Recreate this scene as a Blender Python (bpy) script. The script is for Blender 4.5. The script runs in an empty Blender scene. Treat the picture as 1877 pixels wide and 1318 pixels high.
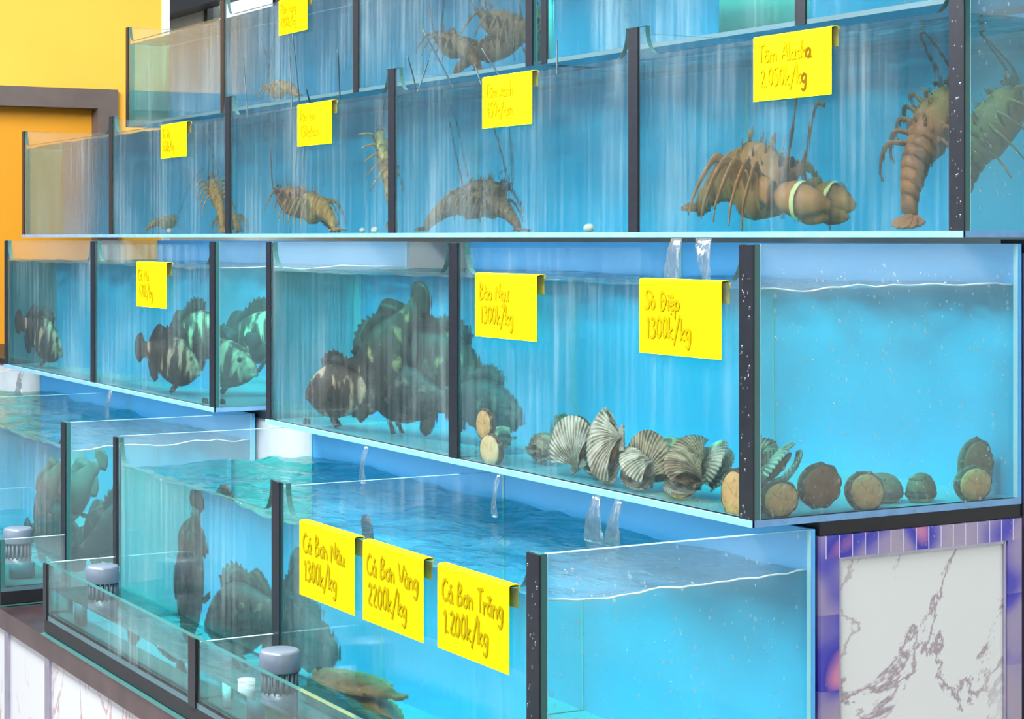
import bpy, bmesh, math, random
from mathutils import Vector, Matrix, Euler, noise
random.seed(7)
C = bpy.context.scene.collection
S = bpy.context.scene
PI = math.pi

# ------------------------------------------------------------------ camera
EYE = 1.60                       # eye height above the floor; the rack's axes are the world's axes
FPX = 3600.0                     # focal length in pixels of the 1877 px wide frame
HOR = 435.0                      # horizon row
TH = math.radians(60.5)
FX, FY = -math.sin(TH), math.cos(TH)      # view direction
RX, RY = math.cos(TH), math.sin(TH)       # camera right
cd = bpy.data.cameras.new('camera'); cam = bpy.data.objects.new('camera', cd); C.objects.link(cam)
cam.location = (0, 0, EYE); cam.rotation_euler = (PI/2, 0, TH)
cd.sensor_width = 36; cd.lens = 36*FPX/1877; cd.shift_y = -(659-HOR)/1877
cd.clip_start = .05; cd.clip_end = 200
S.camera = cam

# ------------------------------------------------------------------ world, lights, exposure
S.view_settings.view_transform = 'Standard'; S.view_settings.look = 'None'
S.view_settings.gamma = 1; S.view_settings.exposure = 0.0
try: S.view_settings.use_curve_mapping = False
except Exception: pass
cy = S.cycles
cy.use_denoising = True
cy.max_bounces = 10; cy.diffuse_bounces = 3; cy.glossy_bounces = 4; cy.transmission_bounces = 8
cy.transparent_max_bounces = 28; cy.volume_bounces = 1
cy.caustics_reflective = True; cy.caustics_refractive = True
cy.sample_clamp_indirect = 6.0
cy.use_adaptive_sampling = True; cy.adaptive_threshold = 0.08; cy.adaptive_min_samples = 20

w = bpy.data.worlds.new('daylight'); S.world = w; w.use_nodes = True
nt = w.node_tree; nt.nodes.clear()
wo = nt.nodes.new('ShaderNodeOutputWorld'); bg = nt.nodes.new('ShaderNodeBackground')
tc = nt.nodes.new('ShaderNodeTexCoord'); sep = nt.nodes.new('ShaderNodeSeparateXYZ')
rp = nt.nodes.new('ShaderNodeValToRGB'); rp.color_ramp.elements[0].position = 0.50
rp.color_ramp.elements[0].color = (.07, .11, .14, 1); rp.color_ramp.elements[1].position = .72
rp.color_ramp.elements[1].color = (1.0, 1.05, 1.1, 1)
mth = nt.nodes.new('ShaderNodeMath'); mth.operation = 'MULTIPLY_ADD'; mth.inputs[1].default_value = .5; mth.inputs[2].default_value = .5
nt.links.new(tc.outputs['Generated'], sep.inputs[0]); nt.links.new(sep.outputs['Z'], mth.inputs[0])
nt.links.new(mth.outputs[0], rp.inputs[0]); nt.links.new(rp.outputs[0], bg.inputs[0])
bg.inputs[1].default_value = 1.0
nt.links.new(bg.outputs[0], wo.inputs[0])

def area_light(name, loc, target, sx, sy, power, color=(1, 1, 1)):
    l = bpy.data.lights.new(name, 'AREA'); l.shape = 'RECTANGLE'; l.size = sx; l.size_y = sy
    l.energy = power; l.color = color
    o = bpy.data.objects.new(name, l); C.objects.link(o); o.location = loc
    o.rotation_euler = (Vector(target)-Vector(loc)).to_track_quat('-Z', 'Y').to_euler()
    return o
area_light('overhead_fill', (-4.6, .2, 4.0), (-4.6, 2.1, 1.0), 6.5, 1.0, 800, (.97, .99, 1))  # unseen area lamp added overhead to brighten the tank water
area_light('front_fill', (-3.5, -4.0, 3.0), (-5.0, 2.2, 1.2), 8.0, 2.6, 120, (.96, .99, 1))  # area lamp added behind the camera to brighten the tank fronts
area_light('side_daylight', (3.2, -1.2, 2.6), (-3.2, 2.2, 1.0), 3.0, 2.4, 40, (.95, .98, 1))

area_light('outdoor_daylight', (-12.0, 4.9, 4.8), (-12.5, 7.0, 2.6), 14.0, 1.0, 1300, (1, 1, 1))

# ------------------------------------------------------------------ projection helpers
def ray(x, y):
    r = (x-938.5)/FPX; u = -(y-HOR)/FPX
    return Vector((FX+r*RX, FY+r*RY, u))
EYEP = Vector((0, 0, EYE))
def onY(x, y, Y):
    d = ray(x, y); return EYEP + d*(Y/d.y)
def onX(x, y, X):
    d = ray(x, y); return EYEP + d*(X/d.x)
def onZ(x, y, Z):
    d = ray(x, y); return EYEP + d*((Z-EYE)/d.z)
def refr(d, n, eta=1/1.33):
    d = d.normalized(); c = -d.dot(n); k = 1-eta*eta*(1-c*c)
    return d*eta + n*(eta*c-math.sqrt(k))
def wetY(x, y, Y, dep):          # the point DEP behind a front pane at Y, seen through water
    p = onY(x, y, Y); d = refr(ray(x, y), Vector((0, -1, 0))); return p + d*(dep/d.y)
def wetX(x, y, X, dep):          # the same through an end pane at X (water on the -X side)
    p = onX(x, y, X); d = refr(ray(x, y), Vector((1, 0, 0))); return p + d*(dep/-d.x)

# ------------------------------------------------------------------ material helpers
def mat(name):
    m = bpy.data.materials.new(name); m.use_nodes = True; m.node_tree.nodes.clear()
    n = m.node_tree.nodes; l = m.node_tree.links
    out = n.new('ShaderNodeOutputMaterial')
    return m, n, l, out
def N(n, t, **k):
    x = n.new(t)
    for a, b in k.items():
        if a.startswith('i_'):
            x.inputs[a[2:].replace('_', ' ')].default_value = b
        else: setattr(x, a, b)
    return x
def ramp(n, stops, interp='LINEAR'):
    r = n.new('ShaderNodeValToRGB'); e = r.color_ramp; e.interpolation = interp
    while len(e.elements) < len(stops): e.elements.new(.5)
    for i, (p, c) in enumerate(stops):
        e.elements[i].position = p
        e.elements[i].color = (c, c, c, 1) if isinstance(c, (int, float)) else (*c, 1)
    return r
def srgb(r, g, b):
    f = lambda v: (v/255/12.92) if v/255 <= .04045 else ((v/255+.055)/1.055)**2.4
    return (f(r), f(g), f(b))
def coords(n, l, sc=(1, 1, 1), obj=False):
    t = n.new('ShaderNodeTexCoord'); g = n.new('ShaderNodeNewGeometry'); m = n.new('ShaderNodeMapping')
    m.inputs['Scale'].default_value = sc
    l.new(t.outputs['Object'] if obj else g.outputs['Position'], m.inputs[0]); return m
def simple(name, col, rough=.5, metal=0.0, spec=.5, var=0.0, scale=8, bump=0.0, coat=0.0):
    m, n, l, out = mat(name)
    b = N(n, 'ShaderNodeBsdfPrincipled'); b.inputs['Base Color'].default_value = (*col, 1)
    b.inputs['Roughness'].default_value = rough; b.inputs['Metallic'].default_value = metal
    b.inputs['Specular IOR Level'].default_value = spec; b.inputs['Coat Weight'].default_value = coat
    l.new(b.outputs[0], out.inputs[0])
    if var or bump:
        c = coords(n, l); t = N(n, 'ShaderNodeTexNoise'); t.inputs['Scale'].default_value = scale; t.inputs['Detail'].default_value = 6
        l.new(c.outputs[0], t.inputs[0])
        if var:
            r = ramp(n, [(.3, tuple(v*(1-var) for v in col)), (.7, tuple(min(1, v*(1+var)) for v in col))])
            l.new(t.outputs[0], r.inputs[0]); l.new(r.outputs[0], b.inputs['Base Color'])
        if bump:
            u = N(n, 'ShaderNodeBump'); u.inputs['Strength'].default_value = bump; u.inputs['Distance'].default_value = .01
            l.new(t.outputs[0], u.inputs['Height']); l.new(u.outputs[0], b.inputs['Normal'])
    return m

def glass_mat(name, film=0.0, streak=0.0, tint=(.975, .987, .985), drops=0.0, even=False):
    """Tank glass: clear pane with fresnel gloss, plus a wet film of run-off residue in vertical streaks, the brightest being painted highlights."""
    m, n, l, out = mat(name)
    tr = N(n, 'ShaderNodeBsdfTransparent'); tr.inputs[0].default_value = (*tint, 1)
    gl = N(n, 'ShaderNodeBsdfGlossy'); gl.inputs['Roughness'].default_value = .03
    fr = N(n, 'ShaderNodeFresnel'); gb = N(n, 'ShaderNodeNewGeometry')
    io = N(n, 'ShaderNodeMapRange'); io.inputs[3].default_value = 1.30; io.inputs[4].default_value = 1/1.30
    l.new(gb.outputs['Backfacing'], io.inputs[0]); l.new(io.outputs[0], fr.inputs[0])     # a thin sheet reflects alike on both faces
    mx = N(n, 'ShaderNodeMixShader'); l.new(tr.outputs[0], mx.inputs[1]); l.new(gl.outputs[0], mx.inputs[2])
    last = mx
    hts = []
    if streak:
        c = coords(n, l, (34, 34, 2.6)); t = N(n, 'ShaderNodeTexNoise'); t.inputs['Scale'].default_value = 1.0
        t.inputs['Detail'].default_value = 5; t.inputs['Distortion'].default_value = .6; l.new(c.outputs[0], t.inputs[0])
        b = N(n, 'ShaderNodeBump'); b.inputs['Strength'].default_value = min(1, streak); b.inputs['Distance'].default_value = .008*streak
        l.new(t.outputs[0], b.inputs['Height']); l.new(b.outputs[0], gl.inputs['Normal'])
    l.new(fr.outputs[0], mx.inputs[0])
    if film:
        c1 = coords(n, l, (48, 48, 1.9)); t1 = N(n, 'ShaderNodeTexNoise'); t1.inputs['Scale'].default_value = 1.0; t1.inputs['Detail'].default_value = 6
        l.new(c1.outputs[0], t1.inputs[0])
        c2 = coords(n, l, (4, 4, 2.2)); t2 = N(n, 'ShaderNodeTexNoise'); t2.inputs['Scale'].default_value = 1.0; t2.inputs['Detail'].default_value = 3
        l.new(c2.outputs[0], t2.inputs[0])
        mu = N(n, 'ShaderNodeMath', operation='MULTIPLY'); l.new(t1.outputs[0], mu.inputs[0]); l.new(t2.outputs[0], mu.inputs[1])
        r = ramp(n, [(.30, film*.6), (.70, film*1.5)]) if even else ramp(n, [(.14, film*.3), (.25, film*.9), (.34, min(1, film*2.6)), (.48, min(1, film*8))]); l.new((t2 if even else mu).outputs[0], r.inputs[0])
        d = N(n, 'ShaderNodeBsdfDiffuse'); d.inputs[0].default_value = (.80, .93, .95, 1)
        tl = N(n, 'ShaderNodeBsdfTranslucent'); tl.inputs[0].default_value = (.80, .93, .95, 1)
        ad = N(n, 'ShaderNodeMixShader'); ad.inputs[0].default_value = .5; l.new(d.outputs[0], ad.inputs[1]); l.new(tl.outputs[0], ad.inputs[2])
        m2 = N(n, 'ShaderNodeMixShader'); l.new(r.outputs[0], m2.inputs[0]); l.new(last.outputs[0], m2.inputs[1]); l.new(ad.outputs[0], m2.inputs[2]); last = m2
    l.new(last.outputs[0], out.inputs[0])
    return m

def water_side(name, bump):
    m, n, l, out = mat(name)
    g = N(n, 'ShaderNodeBsdfGlass'); g.inputs['IOR'].default_value = 1.33; g.inputs['Roughness'].default_value = 0
    g.inputs[0].default_value = (1, 1, 1, 1)
    if bump:
        c = coords(n, l, (60, 60, 4.5)); t = N(n, 'ShaderNodeTexNoise'); t.inputs['Scale'].default_value = 1.0; t.inputs['Detail'].default_value = 4
        l.new(c.outputs[0], t.inputs[0])
        b = N(n, 'ShaderNodeBump'); b.inputs['Strength'].default_value = bump; b.inputs['Distance'].default_value = .004
        l.new(t.outputs[0], b.inputs['Height']); l.new(b.outputs[0], g.inputs['Normal'])
    l.new(g.outputs[0], out.inputs[0]); return m
def water_vol(m, col, dens, scat):
    n = m.node_tree.nodes; l = m.node_tree.links; out = [x for x in n if x.type == 'OUTPUT_MATERIAL'][0]
    a = N(n, 'ShaderNodeVolumeAbsorption'); a.inputs['Color'].default_value = (*col, 1); a.inputs['Density'].default_value = dens
    last = a
    if scat:
        s = N(n, 'ShaderNodeVolumeScatter'); s.inputs['Color'].default_value = (.80, .97, 1, 1); s.inputs['Density'].default_value = scat
        s.inputs['Anisotropy'].default_value = .2
        ad = N(n, 'ShaderNodeAddShader'); l.new(a.outputs[0], ad.inputs[0]); l.new(s.outputs[0], ad.inputs[1]); last = ad
    l.new(last.outputs[0], out.inputs['Volume'])
VOL = dict(col=(.0, .97, .93), dens=.62, scat=0.05)
M = {}
M['water_front'] = water_side('water behind streaked glass', .2)
M['water_end'] = water_side('water behind end glass', 0)
def water_top():
    m, n, l, out = mat('rippled water surface')
    tr = N(n, 'ShaderNodeBsdfTransparent'); tr.inputs[0].default_value = (.97, .995, 1, 1)
    gl = N(n, 'ShaderNodeBsdfGlossy'); gl.inputs['Roughness'].default_value = .02
    fr = N(n, 'ShaderNodeFresnel'); fr.inputs[0].default_value = 1.33
    c = coords(n, l, (9, 16, 9)); t = N(n, 'ShaderNodeTexNoise'); t.inputs['Scale'].default_value = 1; t.inputs['Detail'].default_value = 5
    t.inputs['Distortion'].default_value = .8
    l.new(c.outputs[0], t.inputs[0])
    b = N(n, 'ShaderNodeBump'); b.inputs['Strength'].default_value = .7; b.inputs['Distance'].default_value = .02
    l.new(t.outputs[0], b.inputs['Height']); l.new(b.outputs[0], gl.inputs['Normal']); l.new(b.outputs[0], fr.inputs['Normal'])
    mx = N(n, 'ShaderNodeMixShader'); l.new(fr.outputs[0], mx.inputs[0]); l.new(tr.outputs[0], mx.inputs[1]); l.new(gl.outputs[0], mx.inputs[2])
    l.new(mx.outputs[0], out.inputs[0]); return m
M['water_top'] = water_top()
def clear():
    m, n, l, out = mat('water against panel'); t = N(n, 'ShaderNodeBsdfTransparent'); l.new(t.outputs[0], out.inputs[0]); return m
M['water_clear'] = clear()
for k in ('water_front', 'water_end', 'water_top', 'water_clear'): water_vol(M[k], **VOL)

M['foam'] = simple('pale foam', srgb(205, 225, 225), .6)
M['glass'] = glass_mat('clear wet glass', 0.03, .2)
M['glass_front'] = glass_mat('streaked front glass', .020, .35)
M['glass_end'] = glass_mat('misted end glass', .07, .15, even=True)
M['glass_trough'] = glass_mat('misted trough glass', .03, .5, (.86, .95, .95))
M['glass_edge'] = simple('green glass edge', srgb(52, 100, 98), .15, spec=.6)
M['glass_edge_light'] = simple('pale glass edge', srgb(165, 215, 225), .2, spec=.6)
M['silicone'] = simple('black silicone', srgb(24, 26, 34), .35, var=.2, scale=60)
M['panel'] = simple('sky blue back panel', srgb(88, 178, 240), .5, var=.05, scale=3)
M['base_dark'] = simple('dark teal trough base', srgb(70, 100, 108), .4, var=.1, scale=5)  # dark tone puts the shade inside the trough into the colour
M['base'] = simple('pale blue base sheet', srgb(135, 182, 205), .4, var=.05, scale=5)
M['lip'] = simple('pale blue wet base edge', srgb(112, 160, 205), .25, var=.12, scale=25)

# ------------------------------------------------------------------ object helpers
def tag(o, label=None, cat=None, group=None, kind=None):
    if label: o['label'] = label
    if cat: o['category'] = cat
    if group: o['group'] = group
    if kind: o['kind'] = kind
    return o
def empty(name, loc=(0, 0, 0), rot=(0, 0, 0)):
    o = bpy.data.objects.new(name, None); C.objects.link(o); o.location = loc; o.rotation_euler = rot
    o.empty_display_size = .05; return o
class MB:
    def __init__(s): s.v = []; s.f = []; s.mi = []; s.sm = []
    def add(s, vs, fs, mi=0, smooth=False):
        k = len(s.v); s.v += [tuple(v) for v in vs]
        for f in fs: s.f.append(tuple(i+k for i in f)); s.mi.append(mi); s.sm.append(smooth)
        return s
    def box(s, x0, x1, y0, y1, z0, z1, mi=0):
        vs = [(x, y, z) for x in (x0, x1) for y in (y0, y1) for z in (z0, z1)]
        fs = [(0, 1, 3, 2), (4, 6, 7, 5), (0, 4, 5, 1), (2, 3, 7, 6), (0, 2, 6, 4), (1, 5, 7, 3)]
        if isinstance(mi, (list, tuple)):
            for f, q in zip(fs, mi): s.add(vs, [f], q)     # order: -x +x -y +y -z +z
            return s
        return s.add(vs, fs, mi)
    def prism(s, pts, axis, a0, a1, mi_face=0, mi_rim=0):
        """PTS outline in the plane across AXIS ('y': (x, z); 'x': (y, z); 'z': (x, y)), extruded a0..a1."""
        def mk(p, a): return {'y': (p[0], a, p[1]), 'x': (a, p[0], p[1]), 'z': (p[0], p[1], a)}[axis]
        n = len(pts); vs = [mk(p, a0) for p in pts]+[mk(p, a1) for p in pts]
        s.add(vs, [tuple(range(n))[::-1], tuple(range(n, 2*n))], mi_face)
        s.add(vs, [(i, (i+1) % n, n+(i+1) % n, n+i) for i in range(n)], mi_rim)
        return s
    def tube(s, path, rad, seg=8, mi=0, cap=True):
        path = [Vector(p) for p in path]; n = len(path)
        if not isinstance(rad, (list, tuple)): rad = [rad]*n
        vs = []; up = Vector((0, 0, 1))
        for i, p in enumerate(path):
            t = (path[min(i+1, n-1)]-path[max(i-1, 0)]).normalized()
            u = t.cross(up if abs(t.z) < .95 else Vector((0, 1, 0))).normalized(); v = u.cross(t)
            for k in range(seg):
                a = 2*PI*k/seg; vs.append(p+(u*math.cos(a)+v*math.sin(a))*rad[i])
        fs = [(i*seg+k, i*seg+(k+1) % seg, (i+1)*seg+(k+1) % seg, (i+1)*seg+k) for i in range(n-1) for k in range(seg)]
        if cap: fs += [tuple(range(seg)), tuple(range((n-1)*seg, n*seg))[::-1]]
        return s.add(vs, fs, mi, True)
    def rings(s, rings, mi=0, cap=True, smooth=True):
        n = len(rings); g = len(rings[0]); vs = [v for r in rings for v in r]
        fs = [(i*g+k, i*g+(k+1) % g, (i+1)*g+(k+1) % g, (i+1)*g+k) for i in range(n-1) for k in range(g)]
        if cap: fs += [tuple(range(g))[::-1], tuple(range((n-1)*g, n*g))]
        return s.add(vs, fs, mi, smooth)
    def grid(s, f, nu, nv, mi=0, smooth=True):
        vs = [f(i/nu, j/nv) for i in range(nu+1) for j in range(nv+1)]
        fs = [(i*(nv+1)+j, (i+1)*(nv+1)+j, (i+1)*(nv+1)+j+1, i*(nv+1)+j+1) for i in range(nu) for j in range(nv)]
        return s.add(vs, fs, mi, smooth)
    def ball(s, c, r, nu=12, nv=8, mi=0, sq=(1, 1, 1)):
        c = Vector(c)
        return s.rings([[c+Vector((math.cos(2*PI*i/nu)*math.sin(PI*j/nv)*r*sq[0], math.sin(2*PI*i/nu)*math.sin(PI*j/nv)*r*sq[1], math.cos(PI*j/nv)*r*sq[2]))
                         for i in range(nu)] for j in range(nv+1)], mi, False)
    def build(s, name, mats, parent=None, recalc=True, weld=True):
        me = bpy.data.meshes.new(name); me.from_pydata(s.v, [], s.f)
        for m in (mats if isinstance(mats, (list, tuple)) else [mats]): me.materials.append(m)
        for p, mi, sm in zip(me.polygons, s.mi, s.sm): p.material_index = mi; p.use_smooth = sm
        bm = bmesh.new(); bm.from_mesh(me)
        if weld: bmesh.ops.remove_doubles(bm, verts=bm.verts, dist=1e-5)
        if recalc: bmesh.ops.recalc_face_normals(bm, faces=bm.faces)
        bm.to_mesh(me); bm.free()
        o = bpy.data.objects.new(name, me); C.objects.link(o)
        if parent is not None: o.parent = parent
        return o

# ------------------------------------------------------------------ levels of the rack (world heights)
X0 = -2.735                                   # plane of the rack's right end
T = .012                                      # glass thickness
Zt = {2: (EYE+.0, EYE+.49), 3: (EYE-.50, EYE-.012), 4: (EYE-1.0, EYE-.512), 1: (EYE+.505, EYE+.963), 5: (EYE-.965, EYE-.8226)}
Yt = {1: 2.90, 2: 2.506, 3: 2.027, 4: 1.601, 5: 1.4185}
Dt = {1: .55, 2: .58, 3: .609, 4: .548, 5: .18}

def notch_outline(xa, xb, z0, z1, drop, flat=.052, rad=.045):
    """Front pane outline from xa (left) to xb (right): full height at both ends, lowered overflow edge between."""
    pts = [(xa, z0), (xb, z0), (xb, z1), (xb-flat+.012, z1)]
    zb = z1-drop
    for k in range(1, 8):
        a = PI/2*k/8; pts.append((xb-flat+.012-(1-math.cos(a))*rad, z1-(drop)*math.sin(a)))
    pts.append((xb-flat+.012-rad, zb)); pts.append((xa+flat-.012+rad, zb))
    for k in range(7, 0, -1):
        a = PI/2*k/8; pts.append((xa+flat-.012+(1-math.cos(a))*rad, z1-drop*math.sin(a)))
    pts += [(xa+flat-.012, z1), (xa, z1)]
    return pts

def make_tank(tier, xs, label, water_label, group, back=None, drop=.068, wl=.078, lip=True, gm='glass_front', lipmat='lip', strip_h=None, basemat='base'):
    """xs: x of the posts from the right end to the left end."""
    z0, z1 = Zt[tier]; Y = Yt[tier]; D = Dt[tier]; xr, xl = xs[0], xs[-1]
    t = empty('glass_tank', (xr, Y, z0)); tag(t, label, 'fish tank', group)
    off = Vector((xr, Y, z0))
    def fin(mb, name, mats):
        mb.v = [tuple(Vector(v)-off) for v in mb.v]; return mb.build(name, mats, t)
    for a, b in zip(xs[1:], xs[:-1]):
        m = MB(); m.prism(notch_outline(a+.001, b-.001, z0+T, z1, drop) if drop else [(a, z0+T), (b, z0+T), (b, z1), (a, z1)], 'y', Y, Y+T, 0, 1)
        fin(m, 'front_pane', [M[gm], M['glass_edge']])
    for i, x in enumerate(xs):
        e0 = x-T if i == 0 else (x if i == len(xs)-1 else x-T/2-.012)
        m = MB(); m.prism([(Y+T+.001, z0+T), (Y+D, z0+T), (Y+D, z1), (Y+T+.001, z1)], 'x', e0, e0+T, 0, 1)
        if i in (0, len(xs)-1): fin(m, 'end_pane', [M['glass_end'], M['glass_edge_light']])
        else:
            m = MB(); m.prism([(Y+T+.001, z0+T), (Y+D, z0+T), (Y+D, z1-.012), (Y+T+.001, z1-.012)], 'x', e0, e0+T*.7, 0, 1)
            fin(m, 'divider_pane', [M['glass'], M['glass_edge_light']])
        wpost = .040
        p0 = x-wpost if i == 0 else (x if i == len(xs)-1 else x-wpost/2-.006)
        m = MB(); m.box(p0, p0+wpost*(1 if i < len(xs)-1 else .7), Y-.004, Y-.0002, z0+(.0 if not strip_h else 0), z1-.001)
        fin(m, 'silicone_strip', M['silicone'])
    for (a, b) in ([(xl, xr)] if back is None else back):
        m = MB(); m.box(a, b, Y+D+.001, Y+D+.009, z0+T, z1)
        fin(m, 'back_panel', M['panel'])
    m = MB(); m.box(xl, xr, Y-(.006 if lip else 0), Y+D+.009, z0, z0+T, [1, 1, 1, 1, 0, 0])
    fin(m, 'base_plate', [M[basemat], M[lipmat]])
    # water: one body across the compartments, its level a little below the rim, its surface rippled
    wz = z1-wl; x0_, x1_ = xl+T+.001, xr-T-.001; y0_, y1_ = Y+T+.001, Y+D-.0005; zb = z0+T+.001
    nu = int((x1_-x0_)/.02); nv = max(6, int((y1_-y0_)/.02))
    amp = .008 if tier == 4 else .0045 if tier == 3 else .003
    def h(x, y):
        return amp*(1.6*noise.noise(Vector((x*5, y*9, tier*3.1)))+.8*noise.noise(Vector((x*14+y*6, y*20, tier))))
    m = MB()
    def surf(u, v):
        x = x0_+(x1_-x0_)*u; y = y0_+(y1_-y0_)*v; return (x, y, wz+h(x, y))
    m.grid(surf, nu, nv, 2)
    vs = []; 
    def skirt(pts, mi):
        k = len(pts); vs = pts+[(p[0], p[1], zb) for p in pts]
        m.add(vs, [(i, i+1, k+i+1, k+i) for i in range(k-1)], mi)
    skirt([surf(i/nu, 0) for i in range(nu+1)], 0)
    skirt([surf(i/nu, 1) for i in range(nu+1)], 3)
    skirt([surf(0, j/nv) for j in range(nv+1)], 1)
    skirt([surf(1, j/nv) for j in range(nv+1)], 1)
    xsn = [surf(i/nu, 0)[0] for i in range(nu+1)]; ysn = [surf(0, j/nv)[1] for j in range(nv+1)]
    m.grid(lambda u, v: (x0_+(x1_-x0_)*u, y0_+(y1_-y0_)*v, zb), nu, nv, 3, False)
    o = m.build('tank_water', [M['water_front'], M['water_end'], M['water_top'], M['water_clear']])
    if tier in (3, 4):          # foam along the waterline on the end and front glass
        fm = MB()
        fm.tube([Vector(surf(1, j/nv))+Vector((-.0015, 0, .0005)) for j in range(nv+1)], [.0014+.0012*abs(noise.noise(Vector((j*.7, xr, tier)))) for j in range(nv+1)], 6)
        fo = fm.build('foam_line', M['foam'], o)
    me = o.data; bm = bmesh.new(); bm.from_mesh(me)
    if bm.calc_volume(signed=True) < 0: bmesh.ops.reverse_faces(bm, faces=bm.faces)
    print('WATER', tier, bm.calc_volume(signed=True), sum(1 for e in bm.edges if not e.is_manifold)); bm.to_mesh(me); bm.free()
    tag(o, water_label, 'water', 'water in the glass tanks', 'stuff')
    return t

G = 'stacked glass seafood tanks'
make_tank(4, [X0, -3.826, -4.911], 'low right glass tank hung with three yellow flounder price cards', 'clear water with ripples in the low right tank', G, lip=False)
make_tank(4, [-5.331, -6.42, -7.51], 'low left glass tank holding a grey brown fish, at the frame edge', 'clear water in the low left tank with the grey brown fish', G, lip=False)
make_tank(3, [X0, -3.835, -4.918], 'middle glass tank holding abalone, scallops and a cluster of groupers', 'water around the abalone, scallops and clustered groupers', G)
make_tank(3, [-5.303, -6.436, -7.546], 'middle left glass tank with striped groupers and one small price card', 'water around the striped groupers of the middle left tank', G)
make_tank(2, [X0, -3.844, -5.13, -6.427, -7.72, -9.03], 'long upper glass tank of lobsters hung with four yellow price cards', 'water around the lobsters of the long upper tank', G)
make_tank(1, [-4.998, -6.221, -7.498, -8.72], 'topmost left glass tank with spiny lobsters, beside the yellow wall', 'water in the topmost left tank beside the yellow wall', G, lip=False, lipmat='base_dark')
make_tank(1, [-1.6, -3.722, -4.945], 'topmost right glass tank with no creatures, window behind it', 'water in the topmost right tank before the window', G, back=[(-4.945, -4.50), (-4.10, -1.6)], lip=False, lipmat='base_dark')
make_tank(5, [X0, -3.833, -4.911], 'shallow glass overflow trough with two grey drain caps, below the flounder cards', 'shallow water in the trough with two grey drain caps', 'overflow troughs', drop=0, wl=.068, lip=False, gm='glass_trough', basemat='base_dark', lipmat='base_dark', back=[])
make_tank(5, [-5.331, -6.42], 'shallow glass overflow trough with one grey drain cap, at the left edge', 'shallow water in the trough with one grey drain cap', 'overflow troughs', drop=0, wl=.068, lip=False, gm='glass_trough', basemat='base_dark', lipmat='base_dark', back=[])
# ------------------------------------------------------------------ more materials
def marble(name, vein, scale, seed, wash=(.86, .85, .84), cut=.52):
    m, n, l, out = mat(name)
    b = N(n, 'ShaderNodeBsdfPrincipled'); b.inputs['Roughness'].default_value = .12; b.inputs['Coat Weight'].default_value = .3
    c = coords(n, l, scale); c.inputs['Location'].default_value = (seed, seed*.7, seed*1.3)
    t = N(n, 'ShaderNodeTexNoise'); t.inputs['Scale'].default_value = 1.0; t.inputs['Detail'].default_value = 9; t.inputs['Roughness'].default_value = .62
    t.inputs['Distortion'].default_value = 1.1
    l.new(c.outputs[0], t.inputs[0])
    sb = N(n, 'ShaderNodeMath', operation='SUBTRACT'); sb.inputs[1].default_value = .5; l.new(t.outputs[0], sb.inputs[0])
    ab = N(n, 'ShaderNodeMath', operation='ABSOLUTE'); l.new(sb.outputs[0], ab.inputs[0])
    t2 = N(n, 'ShaderNodeTexNoise'); t2.inputs['Scale'].default_value = .6; t2.inputs['Detail'].default_value = 2; l.new(c.outputs[0], t2.inputs[0])
    r2 = ramp(n, [(cut, 0), (cut+.08, 1)]); l.new(t2.outputs[0], r2.inputs[0])
    r = ramp(n, [(.0, .9), (.009, .6), (.018, 0)]); l.new(ab.outputs[0], r.inputs[0])
    mu = N(n, 'ShaderNodeMath', operation='MULTIPLY'); l.new(r.outputs[0], mu.inputs[0]); l.new(r2.outputs[0], mu.inputs[1])
    mx = N(n, 'ShaderNodeMix', data_type='RGBA'); l.new(mu.outputs[0], mx.inputs[0])
    mx.inputs[6].default_value = (*wash, 1); mx.inputs[7].default_value = (*vein, 1)
    l.new(mx.outputs[2], b.inputs['Base Color']); l.new(b.outputs[0], out.inputs[0]); return m
M['marble'] = marble('white marble with mauve veins', srgb(150, 125, 140), (2.4, 2.4, 1.7), 5.3, (.74, .745, .73))
M['marble_brown'] = marble('white marble with brown veins', srgb(150, 105, 90), (4.2, 4.2, 1.6), 8.4, (.48, .49, .53), .44)
M['steel_dark'] = simple('polished steel with painted brown reflection', srgb(96, 74, 78), .22, .75, var=.35, scale=9)  # stainless steel, its brown reflections put into the base colour
M['steel'] = simple('brushed stainless steel', srgb(170, 165, 185), .25, .8, var=.1, scale=20)
M['black'] = simple('black rubber strip', srgb(18, 18, 24), .45, var=.3, scale=40)
M['yellow_wall'] = simple('yellow painted wall', srgb(232, 172, 58), .7, var=.04, scale=2)
M['orange_wall'] = simple('deep yellow door panel', srgb(205, 138, 8), .6, var=.04, scale=2)
M['beam'] = simple('dark grey brown door frame', srgb(92, 80, 76), .5, var=.12, scale=12)
M['grey_wall'] = simple('pale grey plaster', srgb(205, 208, 200), .8, var=.06, scale=3)
M['cabinet_grey'] = simple('grey streaked cabinet board', srgb(168, 176, 182), .6, var=.15, scale=6)
M['floor'] = simple('grey floor tile', srgb(120, 118, 116), .4, var=.1, scale=5)
M['frame_dark'] = simple('black window frame', srgb(38, 40, 46), .4)
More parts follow.
